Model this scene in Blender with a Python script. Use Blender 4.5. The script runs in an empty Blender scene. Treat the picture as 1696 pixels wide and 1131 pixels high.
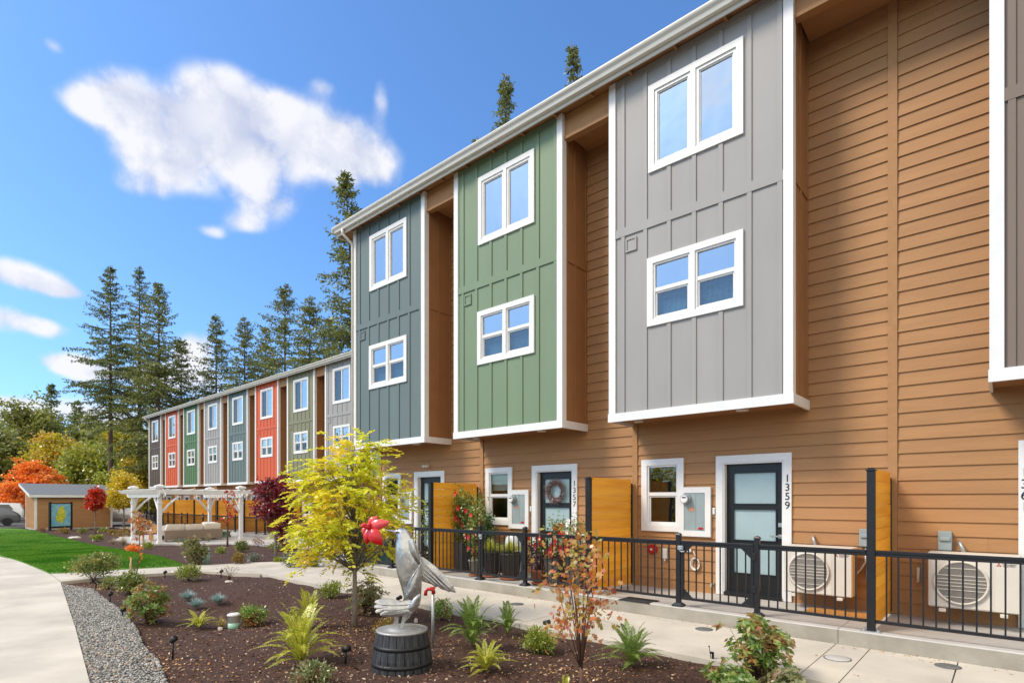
import bpy, math, random
import numpy as np
from mathutils import Vector, Matrix

# ------------------------------------------------------------------ camera, world, sun, exposure
C = bpy.context.scene.collection
sc = bpy.context.scene
CAM_H = 1.68; FPX = 928.0; HOR = 828.0; CX = 848.0
TH = math.radians(41.53)
FW = np.array([-math.sin(TH), math.cos(TH)]); RT = np.array([math.cos(TH), math.sin(TH)])
cam_d = bpy.data.cameras.new('camera'); cam = bpy.data.objects.new('camera', cam_d); C.objects.link(cam)
cam.location = (0, 0, CAM_H); cam.rotation_euler = (math.radians(90), 0, TH)
cam_d.sensor_width = 36; cam_d.lens = 36 * FPX / 1696; cam_d.shift_y = (HOR - 565.5) / 1696
cam_d.clip_start = 0.05; cam_d.clip_end = 2000
sc.camera = cam
sc.view_settings.view_transform = 'Standard'; sc.view_settings.look = 'None'
sc.view_settings.exposure = 0.62; sc.view_settings.gamma = 1
SUN_EL, SUN_AZ = 47.0, 214.0          # azimuth clockwise from +y
az, el = math.radians(SUN_AZ), math.radians(SUN_EL)
sdir = Vector((math.sin(az) * math.cos(el), math.cos(az) * math.cos(el), math.sin(el)))
sun_d = bpy.data.lights.new('sun', 'SUN'); sun_d.energy = 2.4; sun_d.angle = math.radians(17); sun_d.color = (1, .86, .67)
sun = bpy.data.objects.new('sun', sun_d); C.objects.link(sun)
sun.rotation_euler = sdir.to_track_quat('Z', 'Y').to_euler(); sun.location = (0, -20, 30)

world = bpy.data.worlds.new('World'); sc.world = world; world.use_nodes = True
wt = world.node_tree; wn = wt.nodes; wl = wt.links
wn.clear()
def N(tree, typ, **kw):
    n = tree.nodes.new(typ)
    for k, v in kw.items():
        if k == 'ins':
            for kk, vv in v.items(): n.inputs[kk].default_value = vv
        else: setattr(n, k, v)
    return n
def math_n(tree, op, a, b=None, c=None, clamp=False):
    n = tree.nodes.new('ShaderNodeMath'); n.operation = op; n.use_clamp = clamp
    for i, v in enumerate((a, b, c)):
        if v is None: continue
        if isinstance(v, (int, float)): n.inputs[i].default_value = v
        else: tree.links.new(v, n.inputs[i])
    return n.outputs[0]
sky = N(wt, 'ShaderNodeTexSky', sky_type='NISHITA', sun_disc=False, sun_elevation=el, sun_rotation=az, air_density=1.0, dust_density=1.3, ozone_density=2.2)
hs = N(wt, 'ShaderNodeVectorMath', operation='MULTIPLY'); hs.inputs[1].default_value = (.66, .98, 1.30); wl.new(sky.outputs[0], hs.inputs[0])
tc = N(wt, 'ShaderNodeTexCoord'); sep = N(wt, 'ShaderNodeSeparateXYZ'); wl.new(tc.outputs['Generated'], sep.inputs[0])
AZ = math_n(wt, 'ARCTAN2', sep.outputs[0], sep.outputs[1]); EL = math_n(wt, 'ARCSINE', sep.outputs[2])
# clouds: azimuth, elevation (radians) and half sizes of each bank, real directions in the sky
CLOUDS = []
def cloud(px, py, wx, wy, dens=1.0):
    rel = math.atan((px - CX) / FPX); a = -TH + rel
    e = math.atan((HOR - py) * math.cos(rel) / FPX)
    k = math.cos(rel)
    CLOUDS.append((a, e, wx * k * k / FPX, wy * k * .8 / FPX, dens))
for c in ((165,182,62,22,.9),(205,160,60,34,1.0),(265,205,75,45,1.0),(370,165,60,40,1.0),(430,200,75,42,1.0),(340,235,90,40,.95),(500,215,60,40,.85),(575,245,62,42,1.0),(615,285,42,34,.9),(240,262,55,38,.66),(300,290,70,32,.62),(420,270,90,40,.74),(235,312,45,18,.5),
          (450,340,55,26,.75),(410,372,40,18,.6),(350,384,26,12,.6),(20,455,80,26,1.2),(105,482,42,14,1.1),(5,525,55,26,1.1),(78,545,34,17,1.1),(115,600,66,22,1.25),(160,618,64,19,1.0),(30,672,55,24,1.3),(0,690,55,28,1.2),(155,685,75,30,1.2),(322,575,34,45,1.0),(300,640,80,45,.9),
          (88,78,20,13,.52),(535,142,26,14,.5),(632,155,14,32,.48),(-420,520,200,60,1.0)): cloud(*c)
FILL_BANKS = ((2.2,.40,.8,.32,1.2),(1.4,.7,.7,.4,1.2),(2.75,.20,.35,.10,.9),(.9,1.3,1.0,.2,1.0),(-3.0,.85,.5,.25,1.1),(3.0,1.2,1.0,.22,1.0))  # unseen extra-bright banks behind the camera, added as warm fill light
nz = N(wt, 'ShaderNodeTexNoise', ins={'Scale': 6.5, 'Detail': 6.0, 'Roughness': .62, 'Distortion': .1}); wl.new(tc.outputs['Generated'], nz.inputs['Vector'])
nz2 = N(wt, 'ShaderNodeTexNoise', ins={'Scale': 9.0, 'Detail': 2.0, 'Roughness': .6}); wl.new(tc.outputs['Generated'], nz2.inputs['Vector'])
def bank(lst, cap):
    acc = None
    for a, e, wx, wy, dn in lst:
        u = math_n(wt, 'MULTIPLY', math_n(wt, 'SUBTRACT', AZ, a), 1 / wx)
        v = math_n(wt, 'MULTIPLY', math_n(wt, 'SUBTRACT', EL, e), 1 / wy)
        r2 = math_n(wt, 'ADD', math_n(wt, 'MULTIPLY', u, u), math_n(wt, 'MULTIPLY', v, v))
        g = math_n(wt, 'MULTIPLY', math_n(wt, 'POWER', 2.718, math_n(wt, 'MULTIPLY', r2, -.85)), dn)
        acc = g if acc is None else math_n(wt, 'ADD', acc, math_n(wt, 'MULTIPLY', g, .8))
    return math_n(wt, 'MINIMUM', acc, cap)
def billow(vec, sc_):
    wob = N(wt, 'ShaderNodeTexNoise', ins={'Scale': 18.0, 'Detail': 3.0}); wl.new(vec, wob.inputs['Vector'])
    va = N(wt, 'ShaderNodeVectorMath', operation='MULTIPLY_ADD'); wl.new(wob.outputs['Color'], va.inputs[0]); va.inputs[1].default_value = (.05,)*3; wl.new(vec, va.inputs[2])
    vo = N(wt, 'ShaderNodeTexVoronoi', feature='F1', ins={'Scale': sc_}); wl.new(va.outputs[0], vo.inputs['Vector']); return vo.outputs['Distance']
bil = math_n(wt, 'ADD', math_n(wt, 'MULTIPLY', billow(tc.outputs['Generated'], 17.0), -.95), .56)
nn = math_n(wt, 'ADD', math_n(wt, 'MULTIPLY', math_n(wt, 'SUBTRACT', nz.outputs[0], .5), 2.0), math_n(wt, 'MULTIPLY', bil, .75))
def cover(acc, lo, hi):
    fld = math_n(wt, 'ADD', acc, math_n(wt, 'MULTIPLY', nn, math_n(wt, 'MINIMUM', math_n(wt, 'MULTIPLY', acc, 2.0), 1.0)))
    mr = N(wt, 'ShaderNodeMapRange', interpolation_type='SMOOTHSTEP', ins={1: lo, 2: hi, 3: 0.0, 4: 1.0}); wl.new(fld, mr.inputs[0]); return fld, mr.outputs[0]
fld, cv = cover(bank(CLOUDS, 1.04), .22, .98)
mask = math_n(wt, 'MULTIPLY', cv, .95)
# relief: noise compared with itself a little higher up gives sunlit crests and lilac hollows
mo = N(wt, 'ShaderNodeMapping', ins={'Location': (-.012, -.02, .030)}); wl.new(tc.outputs['Generated'], mo.inputs[0])
nzb = N(wt, 'ShaderNodeTexNoise', ins={'Scale': 6.5, 'Detail': 6.0, 'Roughness': .62, 'Distortion': .1}); wl.new(mo.outputs[0], nzb.inputs['Vector'])
rel = math_n(wt, 'ADD', math_n(wt, 'MULTIPLY', math_n(wt, 'SUBTRACT', nz.outputs[0], nzb.outputs[0]), 8.0), .55, clamp=True)
rel = math_n(wt, 'ADD', math_n(wt, 'ADD', math_n(wt, 'MULTIPLY', rel, .45), math_n(wt, 'MULTIPLY', bil, 1.0)), .42, clamp=True)
ccol = N(wt, 'ShaderNodeMix', data_type='RGBA'); wl.new(rel, ccol.inputs[0])
ccol.inputs[6].default_value = (2.7, 3.0, 4.0, 1); ccol.inputs[7].default_value = (4.9, 4.9, 5.1, 1)
mx = N(wt, 'ShaderNodeMix', data_type='RGBA'); wl.new(mask, mx.inputs[0]); wl.new(hs.outputs[0], mx.inputs[6]); wl.new(ccol.outputs[2], mx.inputs[7])
_, cvb = cover(bank(FILL_BANKS, 1.1), .2, .8)
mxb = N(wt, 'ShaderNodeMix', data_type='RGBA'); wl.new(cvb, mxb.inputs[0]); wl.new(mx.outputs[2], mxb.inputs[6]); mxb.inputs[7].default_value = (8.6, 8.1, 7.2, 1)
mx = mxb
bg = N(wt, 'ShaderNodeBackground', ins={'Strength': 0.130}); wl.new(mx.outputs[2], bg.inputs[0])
wo = N(wt, 'ShaderNodeOutputWorld'); wl.new(bg.outputs[0], wo.inputs[0])

# ------------------------------------------------------------------ surveying helpers (photo measurements -> metres)
def hgt(x, y):
    t = min(max((-x - 16) / 16, 0), 1); return -.36 * t * t * (3 - 2 * t)
def G(px, py, dz=0.0):
    z = 0.0
    for i in range(30):
        d = FPX * (CAM_H - z) / (py - HOR); p = FW * d + RT * (px - CX) / FPX * d
        z = .5 * z + .5 * (hgt(*p) + dz)
    return float(p[0]), float(p[1]), float(z)
def D(x, y): return float(FW[0] * x + FW[1] * y)
def atd(px, d):
    p = FW * d + RT * (px - CX) / FPX * d; return float(p[0]), float(p[1])

# ------------------------------------------------------------------ object helpers
def link(o, parent=None):
    C.objects.link(o)
    if parent is not None: o.parent = parent
    return o
def tag(o, label, cat, group=None, kind=None):
    if label: o['label'] = label
    if cat: o['category'] = cat
    if group: o['group'] = group
    if kind: o['kind'] = kind
    return o
def thing(name, label, cat, loc=(0,0,0), rz=0.0, group=None):
    o = bpy.data.objects.new(name, None); o.location = loc; o.rotation_euler = (0, 0, rz); o.empty_display_size = .2
    link(o); return tag(o, label, cat, group)
def copy_tree(o, parent=None):
    c = o.copy(); C.objects.link(c)
    if parent is not None: c.parent = parent
    for ch in list(o.children): copy_tree(ch, c)
    return c
def mesh_np(name, V, F, mat, parent=None, smooth=False):
    V = np.asarray(V, dtype=np.float32); F = np.asarray(F, dtype=np.int32); k = F.shape[1]; m = len(F)
    me = bpy.data.meshes.new(name)
    me.vertices.add(len(V)); me.vertices.foreach_set('co', V.ravel())
    me.loops.add(m * k); me.loops.foreach_set('vertex_index', F.ravel())
    me.polygons.add(m); me.polygons.foreach_set('loop_start', np.arange(0, m * k, k, dtype=np.int32))
    me.polygons.foreach_set('loop_total', np.full(m, k, dtype=np.int32))
    me.update(calc_edges=True)
    if smooth: me.polygons.foreach_set('use_smooth', np.ones(m, dtype=bool))
    me.materials.append(mat)
    return link(bpy.data.objects.new(name, me), parent)
class MB:
    def __init__(s): s.v = []; s.f = []; s.sm = []
    def add(s, vs, fs, smooth=False):
        b = len(s.v); s.v += [tuple(v) for v in vs]
        for f in fs: s.f.append([b + i for i in f]); s.sm.append(smooth)
        return s
    def box(s, x0, x1, y0, y1, z0, z1):
        x0, x1 = min(x0,x1), max(x0,x1); y0, y1 = min(y0,y1), max(y0,y1); z0, z1 = min(z0,z1), max(z0,z1)
        v = [(x,y,z) for z in (z0,z1) for y in (y0,y1) for x in (x0,x1)]
        return s.add(v, [(0,2,3,1),(4,5,7,6),(0,1,5,4),(2,6,7,3),(0,4,6,2),(1,3,7,5)])
    def cbox(s, x0, x1, y0, y1, z0, z1, c=.01):   # box with chamfered vertical+horizontal edges
        x0, x1 = min(x0,x1), max(x0,x1); y0, y1 = min(y0,y1), max(y0,y1)
        pts = [(x0+c,y0),(x1-c,y0),(x1,y0+c),(x1,y1-c),(x1-c,y1),(x0+c,y1),(x0,y1-c),(x0,y0+c)]
        cx, cy = (x0+x1)/2, (y0+y1)/2
        def ins(p): return (p[0]+(c if p[0]<cx else -c), p[1]+(c if p[1]<cy else -c))
        rings = [[(*ins(p), z0) for p in pts], [(*p, z0+c) for p in pts], [(*p, z1-c) for p in pts], [(*ins(p), z1) for p in pts]]
        v = [q for r in rings for q in r]; n = 8; fs = [tuple(range(n))[::-1], tuple(range(3*n, 4*n))]
        for r in range(3):
            for i in range(n): j = (i+1) % n; fs.append((r*n+i, r*n+j, (r+1)*n+j, (r+1)*n+i))
        return s.add(v, fs)
    def prism(s, poly, z0, z1):    # xy polygon extruded in z (poly counter-clockwise)
        n = len(poly); v = [(x,y,z0) for x,y in poly] + [(x,y,z1) for x,y in poly]
        return s.add(v, [tuple(range(n))[::-1], tuple(range(n,2*n))] + [(i,(i+1)%n,n+(i+1)%n,n+i) for i in range(n)])
    def prof_x(s, prof, x0, x1):   # (y,z) profile extruded along x
        n = len(prof); v = [(x0,y,z) for y,z in prof] + [(x1,y,z) for y,z in prof]
        return s.add(v, [tuple(range(n)), tuple(range(n,2*n))[::-1]] + [(n+i,n+(i+1)%n,(i+1)%n,i) for i in range(n)])
    def tube(s, pts, rad, n=6, cap=True, smooth=True, flat=1.0):
        pts = [Vector(p) for p in pts]
        if isinstance(rad, (int,float)): rad = [rad] * len(pts)
        rings = []; up = None
        for i, p in enumerate(pts):
            t = (pts[min(i+1,len(pts)-1)] - pts[max(i-1,0)])
            if t.length < 1e-9: t = Vector((0,0,1))
            t.normalize()
            if up is None:
                a = Vector((0,0,1)) if abs(t.z) < .9 else Vector((1,0,0)); up = (a - t*a.dot(t)).normalized()
            else:
                up = (up - t*up.dot(t))
                up = up.normalized() if up.length > 1e-6 else t.orthogonal().normalized()
            sd = t.cross(up)
            rings.append([p + (up*math.cos(2*math.pi*k/n)*flat + sd*math.sin(2*math.pi*k/n))*rad[i] for k in range(n)])
        v = [q for r in rings for q in r]; fs = []
        for r in range(len(pts)-1):
            for i in range(n): j = (i+1)%n; fs.append((r*n+i, r*n+j, (r+1)*n+j, (r+1)*n+i))
        if cap: fs += [tuple(range(n))[::-1], tuple(range((len(pts)-1)*n, len(pts)*n))]
        return s.add(v, fs, smooth)
    def lathe(s, prof, n=24, cx=0, cy=0, smooth=True, sy=1.0):   # (r,z)
        v = [(cx+r*math.cos(2*math.pi*k/n), cy+sy*r*math.sin(2*math.pi*k/n), z) for r,z in prof for k in range(n)]; fs = []
        for r in range(len(prof)-1):
            for i in range(n): j=(i+1)%n; fs.append((r*n+i, r*n+j, (r+1)*n+j, (r+1)*n+i))
        fs += [tuple(range(n))[::-1], tuple(range((len(prof)-1)*n, len(prof)*n))]
        return s.add(v, fs, smooth)
    def disc_y(s, cx, y0, y1, cz, r, n=24):    # cylinder along y
        v = [(cx+r*math.cos(2*math.pi*k/n), y, cz+r*math.sin(2*math.pi*k/n)) for y in (y0,y1) for k in range(n)]
        return s.add(v, [tuple(range(n)), tuple(range(n,2*n))[::-1]] + [(i,n+i,n+(i+1)%n,(i+1)%n) for i in range(n)])
    def build(s, name, mat, parent=None, loc=None):
        me = bpy.data.meshes.new(name); me.from_pydata(s.v, [], s.f); me.materials.append(mat)
        me.polygons.foreach_set('use_smooth', s.sm); me.update()
        o = link(bpy.data.objects.new(name, me), parent)
        if loc is not None: o.location = loc
        return o

# ------------------------------------------------------------------ materials
def mat(name, col, rough=.6, metal=0.0, var=.08, scale=5.0, stretch=(1,1,1), bump=0.0, bscale=60.0, bstretch=(1,1,1), spec=.4, col2=None, ramp=(.35,.65), coord='Object'):
    m = bpy.data.materials.new(name); m.use_nodes = True; t = m.node_tree; b = t.nodes['Principled BSDF']
    b.inputs['Roughness'].default_value = rough; b.inputs['Metallic'].default_value = metal
    b.inputs['Specular IOR Level'].default_value = spec
    tcn = N(t, 'ShaderNodeTexCoord'); mp = N(t, 'ShaderNodeMapping', ins={'Scale': stretch}); t.links.new(tcn.outputs[coord], mp.inputs[0])
    nzn = N(t, 'ShaderNodeTexNoise', ins={'Scale': scale, 'Detail': 6.0, 'Roughness': .6}); t.links.new(mp.outputs[0], nzn.inputs['Vector'])
    rg = N(t, 'ShaderNodeMapRange', ins={1: ramp[0], 2: ramp[1], 3: 0.0, 4: 1.0}); t.links.new(nzn.outputs[0], rg.inputs[0])
    mi = N(t, 'ShaderNodeMix', data_type='RGBA'); t.links.new(rg.outputs[0], mi.inputs[0])
    if col2 is None:
        mi.inputs[6].default_value = (*[max(0,c*(1-var)) for c in col], 1); mi.inputs[7].default_value = (*[min(1,c*(1+var)) for c in col], 1)
    else: mi.inputs[6].default_value = (*col, 1); mi.inputs[7].default_value = (*col2, 1)
    t.links.new(mi.outputs[2], b.inputs['Base Color'])
    if bump:
        mp2 = N(t, 'ShaderNodeMapping', ins={'Scale': bstretch}); t.links.new(tcn.outputs[coord], mp2.inputs[0])
        n2 = N(t, 'ShaderNodeTexNoise', ins={'Scale': bscale, 'Detail': 5.0}); t.links.new(mp2.outputs[0], n2.inputs['Vector'])
        bp = N(t, 'ShaderNodeBump', ins={'Strength': bump, 'Distance': .01}); t.links.new(n2.outputs[0], bp.inputs['Height']); t.links.new(bp.outputs[0], b.inputs['Normal'])
    return m
def leafmat(name, cols, trans=.35, patch=None, pscale=1.2, gloss=.06):
    m = bpy.data.materials.new(name); m.use_nodes = True; t = m.node_tree; t.nodes.clear()
    ge = N(t, 'ShaderNodeNewGeometry'); cr = N(t, 'ShaderNodeValToRGB'); t.links.new(ge.outputs['Random Per Island'], cr.inputs[0])
    el_ = cr.color_ramp.elements
    while len(el_) < len(cols): el_.new(.5)
    for i, c in enumerate(cols): el_[i].position = i / max(1, len(cols)-1); el_[i].color = (*c, 1)
    out = cr.outputs[0]
    if patch:
        tcn = N(t, 'ShaderNodeTexCoord'); nzn = N(t, 'ShaderNodeTexNoise', ins={'Scale': pscale, 'Detail': 2.0}); t.links.new(tcn.outputs['Object'], nzn.inputs['Vector'])
        rg = N(t, 'ShaderNodeMapRange', ins={1: .48, 2: .62, 3: 0.0, 4: .8}); t.links.new(nzn.outputs[0], rg.inputs[0])
        mi = N(t, 'ShaderNodeMix', data_type='RGBA'); t.links.new(rg.outputs[0], mi.inputs[0]); t.links.new(out, mi.inputs[6]); mi.inputs[7].default_value = (*patch, 1); out = mi.outputs[2]
    d = N(t, 'ShaderNodeBsdfDiffuse'); tr = N(t, 'ShaderNodeBsdfTranslucent'); gl = N(t, 'ShaderNodeBsdfGlossy', ins={'Roughness': .35, 'Color': (1,1,1,1)})
    t.links.new(out, d.inputs[0]); t.links.new(out, tr.inputs[0])
    a = N(t, 'ShaderNodeMixShader', ins={0: trans}); t.links.new(d.outputs[0], a.inputs[1]); t.links.new(tr.outputs[0], a.inputs[2])
    b = N(t, 'ShaderNodeMixShader', ins={0: gloss}); t.links.new(a.outputs[0], b.inputs[1]); t.links.new(gl.outputs[0], b.inputs[2])
    o = N(t, 'ShaderNodeOutputMaterial'); t.links.new(b.outputs[0], o.inputs[0]); return m
def glassmat(name, tint=(.8,.9,.9), base=.22, power=1.0, rough=0.0, bump=0.0):
    m = bpy.data.materials.new(name); m.use_nodes = True; t = m.node_tree; t.nodes.clear()
    tp = N(t, 'ShaderNodeBsdfTransparent', ins={0: (*tint,1)}); gl = N(t, 'ShaderNodeBsdfGlossy', ins={'Roughness': rough, 'Color': (.95,.97,1,1)})
    fr = N(t, 'ShaderNodeFresnel', ins={'IOR': 1.6}); f = math_n(t, 'ADD', math_n(t, 'MULTIPLY', fr.outputs[0], power), base, clamp=True)
    mx_ = N(t, 'ShaderNodeMixShader'); t.links.new(f, mx_.inputs[0]); t.links.new(tp.outputs[0], mx_.inputs[1]); t.links.new(gl.outputs[0], mx_.inputs[2])
    if bump:
        tcn = N(t, 'ShaderNodeTexCoord'); n2 = N(t, 'ShaderNodeTexNoise', ins={'Scale': 3.0, 'Detail': 1.0}); t.links.new(tcn.outputs['Object'], n2.inputs['Vector'])
        bp = N(t, 'ShaderNodeBump', ins={'Strength': bump, 'Distance': .02}); t.links.new(n2.outputs[0], bp.inputs['Height']); t.links.new(bp.outputs[0], gl.inputs['Normal'])
    o = N(t, 'ShaderNodeOutputMaterial'); t.links.new(mx_.outputs[0], o.inputs[0]); return m
MT = {}
SIDE = (.365, .185, .072)
MT['siding'] = mat('siding_paint', SIDE, .62, var=.07, scale=1.3, stretch=(.6,1,5), bump=.35, bscale=26, bstretch=(.35,1,6))
def island_tint(m, amt):
    t = m.node_tree; b = t.nodes['Principled BSDF']; src = b.inputs['Base Color'].links[0].from_socket; ge = N(t, 'ShaderNodeNewGeometry')
    v = math_n(t, 'ADD', math_n(t, 'MULTIPLY', ge.outputs['Random Per Island'], amt*2), 1-amt); h = N(t, 'ShaderNodeHueSaturation'); t.links.new(src, h.inputs['Color']); t.links.new(v, h.inputs['Value']); t.links.new(h.outputs[0], b.inputs['Base Color'])
island_tint(MT['siding'], .045)
MT['siding_shade'] = mat('siding_paint_shaded', (.30,.142,.055), .62, var=.06, scale=3)  # siding brown darkened: shade of the bay sides put into the colour
MT['white'] = mat('white_trim', (.70,.70,.69), .45, var=.03, scale=4, bump=.05)
MT['cream'] = mat('gutter_enamel', (.62,.60,.54), .35, var=.04, scale=2, stretch=(.3,1,1))
for k, c in dict(slate=(.118,.158,.155), sage=(.160,.228,.138), grey=(.300,.292,.282), taupe=(.175,.135,.110), rust=(.53,.098,.035), moss=(.085,.165,.075), teal=(.115,.175,.165), olive=(.195,.195,.120), umber=(.095,.068,.050)).items():
    MT[k] = mat(k+'_panel_paint', c, .6, var=.05, scale=1.1, stretch=(1,1,.4), bump=.12, bscale=120, bstretch=(1,1,.15))
MT['black'] = mat('black_powdercoat', (.012,.012,.014), .38, var=.15, scale=8)
MT['door'] = mat('door_paint', (.012,.011,.010), .35, var=.15, scale=8)
MT['conc'] = mat('concrete_walk', (.50,.455,.38), .85, var=.15, scale=.9, bump=.3, bscale=140, coord='Object')
MT['conc2'] = mat('concrete_deck', (.44,.42,.39), .85, var=.08, scale=1.6, bump=.25, bscale=110)
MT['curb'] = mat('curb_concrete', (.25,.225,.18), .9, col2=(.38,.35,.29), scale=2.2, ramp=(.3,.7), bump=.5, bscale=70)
MT['roof'] = mat('roof_shingle', (.14,.155,.17), .9, var=.25, scale=30, stretch=(1,1,1), bump=.6, bscale=60)
MT['asph'] = mat('asphalt', (.09,.09,.09), .9, var=.2, scale=40)
MT['steel'] = mat('galvanised_steel', (.40,.42,.43), .45, metal=.6, var=.12, scale=12)
MT['meterbox'] = mat('meter_enamel', (.27,.33,.34), .45, var=.05, scale=5)
MT['frost'] = mat('frosted_glass', (.33,.44,.46), .16, var=.06, scale=2, spec=.7)
MT['ac'] = mat('ac_enamel', (.63,.59,.52), .45, var=.04, scale=3)
MT['acdark'] = mat('ac_fan_dark', (.05,.05,.055), .6, var=.3, scale=20)
MT['nickel'] = mat('nickel', (.55,.54,.52), .3, metal=.9, var=.05)
MT['room'] = mat('room_dark', (.055,.05,.045), .9, var=.3, scale=2)
MT['room_light'] = mat('room_pale', (.30,.31,.33), .9, var=.25, scale=1.5)
MT['curtain'] = mat('curtain', (.10,.22,.29), .9, var=.45, scale=2.2, stretch=(1,1,3))
MT['blind'] = mat('window_blind', (.55,.56,.52), .8, var=.05, scale=3)
MT['screen'] = mat('insect_screen', (.065,.062,.062), .9, var=.2, scale=5, stretch=(3,1,1))
MT['red'] = mat('red_enamel', (.42,.012,.012), .35, var=.1)
MT['orange'] = mat('label_orange', (.75,.30,.16), .5, var=.1)
MT['terra'] = mat('terracotta', (.38,.13,.07), .8, var=.15)
MT['planter'] = mat('planter_resin', (.085,.075,.068), .6, var=.12, scale=6, bump=.2, bscale=30, bstretch=(4,4,.3))
MT['bark'] = mat('bark_grey', (.20,.16,.12), .9, var=.3, scale=14, stretch=(1,1,.3), bump=.8, bscale=30, bstretch=(1,1,.2))
MT['barkfir'] = mat('bark_fir', (.13,.095,.075), .95, var=.35, scale=3, stretch=(1,1,.3), bump=.8, bscale=10, bstretch=(1,1,.2))
MT['twig'] = mat('twig_brown', (.13,.07,.045), .85, var=.25, scale=20)
MT['glass'] = glassmat('window_glass', base=.34, power=1.1, bump=.25)
MT['glasslow'] = glassmat('window_glass_low', tint=(.7,.78,.75), base=.06, power=.9, bump=.2)
MT['glassscreen'] = glassmat('screened_glass', tint=(.55,.62,.66), base=.10, power=.35, rough=.05, bump=.3)
# stained cedar boards: board tone by height, knots
def woodmat():
    m = mat('stained_cedar', (.84,.33,.016), .55, col2=(.96,.47,.04), scale=1.6, stretch=(.4,.4,6), ramp=(.35,.65), bump=.25, bscale=20, bstretch=(.4,.4,8)); return m
MT['cedar'] = woodmat(); island_tint(MT['cedar'], .12)
MT['cedar2'] = mat('cedar_edge', (.50,.19,.015), .6, var=.15, scale=4)

# ------------------------------------------------------------------ ground
def surface(name, polys, m, z0=-.16, z1=0.0, kind='structure', res=None):
    """flat polygons laid on the slope: cut every metre, lifted to the ground height, given side faces"""
    import bmesh
    bm = bmesh.new()
    for poly in polys:
        a = sum(poly[i][0]*poly[(i+1)%len(poly)][1]-poly[(i+1)%len(poly)][0]*poly[i][1] for i in range(len(poly)))
        if a < 0: poly = poly[::-1]
        bm.faces.new([bm.verts.new((p[0],p[1],0)) for p in poly])
    lo, hi = min(p[0] for q in polys for p in q), max(p[0] for q in polys for p in q)
    for xx in np.arange(max(lo, -34)+.37, min(hi, -15), 1.0):
        bmesh.ops.bisect_plane(bm, geom=bm.verts[:]+bm.edges[:]+bm.faces[:], plane_co=(xx,0,0), plane_no=(1,0,0))
    e = bmesh.ops.extrude_face_region(bm, geom=bm.faces[:]); top = {v for v in e['geom'] if isinstance(v, bmesh.types.BMVert)}
    for v in bm.verts: v.co.z = hgt(v.co.x, v.co.y) + (z1 if v in top else z0)
    bmesh.ops.recalc_face_normals(bm, faces=bm.faces[:])
    me = bpy.data.meshes.new(name); bm.to_mesh(me); bm.free(); me.materials.append(m); o = link(bpy.data.objects.new(name, me)); o['kind'] = kind; return o
def strip_x(x0, x1, y0, y1, step=2.0):      # strip that follows the slope
    n = max(1, int(abs(x1-x0)/step)); xs = np.linspace(x0, x1, n+1)
    return [[(xs[i],y0),(xs[i+1],y0),(xs[i+1],y1),(xs[i],y1)] for i in range(n)]
rng = np.random.default_rng(7)
m_earth = mat('earth', (.07,.06,.045), .95, var=.3, scale=.4)
MT['mulch'] = mat('bark_mulch', (.020,.010,.007), .95, col2=(.10,.045,.027), scale=38, ramp=(.3,.72), bump=1.0, bscale=55)
def bigplane():
    n = 41; xs = np.concatenate([np.linspace(-900,-60,8), np.linspace(-55,15,29), np.linspace(60,900,6)]); ys = np.concatenate([np.linspace(-900,-40,6), np.linspace(-20,60,12), np.linspace(120,1200,6)])
    V = [(x,y,hgt(x,y)-.22) for y in ys for x in xs]; nx = len(xs)
    F = [(j*nx+i, j*nx+i+1, (j+1)*nx+i+1, (j+1)*nx+i) for j in range(len(ys)-1) for i in range(nx-1)]
    o = mesh_np('ground', V, F, m_earth); o['kind'] = 'structure'
bigplane()
def mulch_z(x, y):
    h = np.vectorize(hgt)(x, y) if not np.isscalar(x) else hgt(x, y)
    w = .018*np.sin(x*2.1+y*1.3)+.014*np.sin(x*3.7-y*2.9+1)+.010*np.sin(x*7.3+y*5.1)
    b = -.11*np.exp(-((x+9.2)**2/2.6+(y-3.6)**2/.7)) + .085*np.exp(-((x+10.6)**2/1.2+(y-4.7)**2/.25)) + .05*np.exp(-((x+4.5)**2/2+(y-3.4)**2/1.2))
    return h - .065 + w*.7 + b
xs = np.arange(-56, 6.01, .16); ys = np.arange(-3, 14.2, .16)
Xg, Yg = np.meshgrid(xs, ys); Zg = mulch_z(Xg, Yg); nx = len(xs)
ii, jj = np.meshgrid(np.arange(nx-1), np.arange(len(ys)-1)); q = (jj*nx+ii).ravel()
o = mesh_np('mulch_bed', np.stack([Xg.ravel(),Yg.ravel(),Zg.ravel()],1), np.stack([q,q+1,q+nx+1,q+nx],1), MT['mulch'], smooth=True); o['kind'] = 'structure'

WY0, WY1 = 5.80, 7.43
joints = [-14.0, -12.2, -9.0, -5.0, -1.51, -1.17, -.39, 1.5, 3.4, 5.4, 8]
surface('walkway', [[(joints[i]+.006,WY0),(joints[i+1]-.006,WY0),(joints[i+1]-.006,WY1-.004),(joints[i]+.006,WY1-.004)] for i in range(len(joints)-1)], MT['conc'])
g = lambda px, py: G(px, py)[:2]
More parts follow.
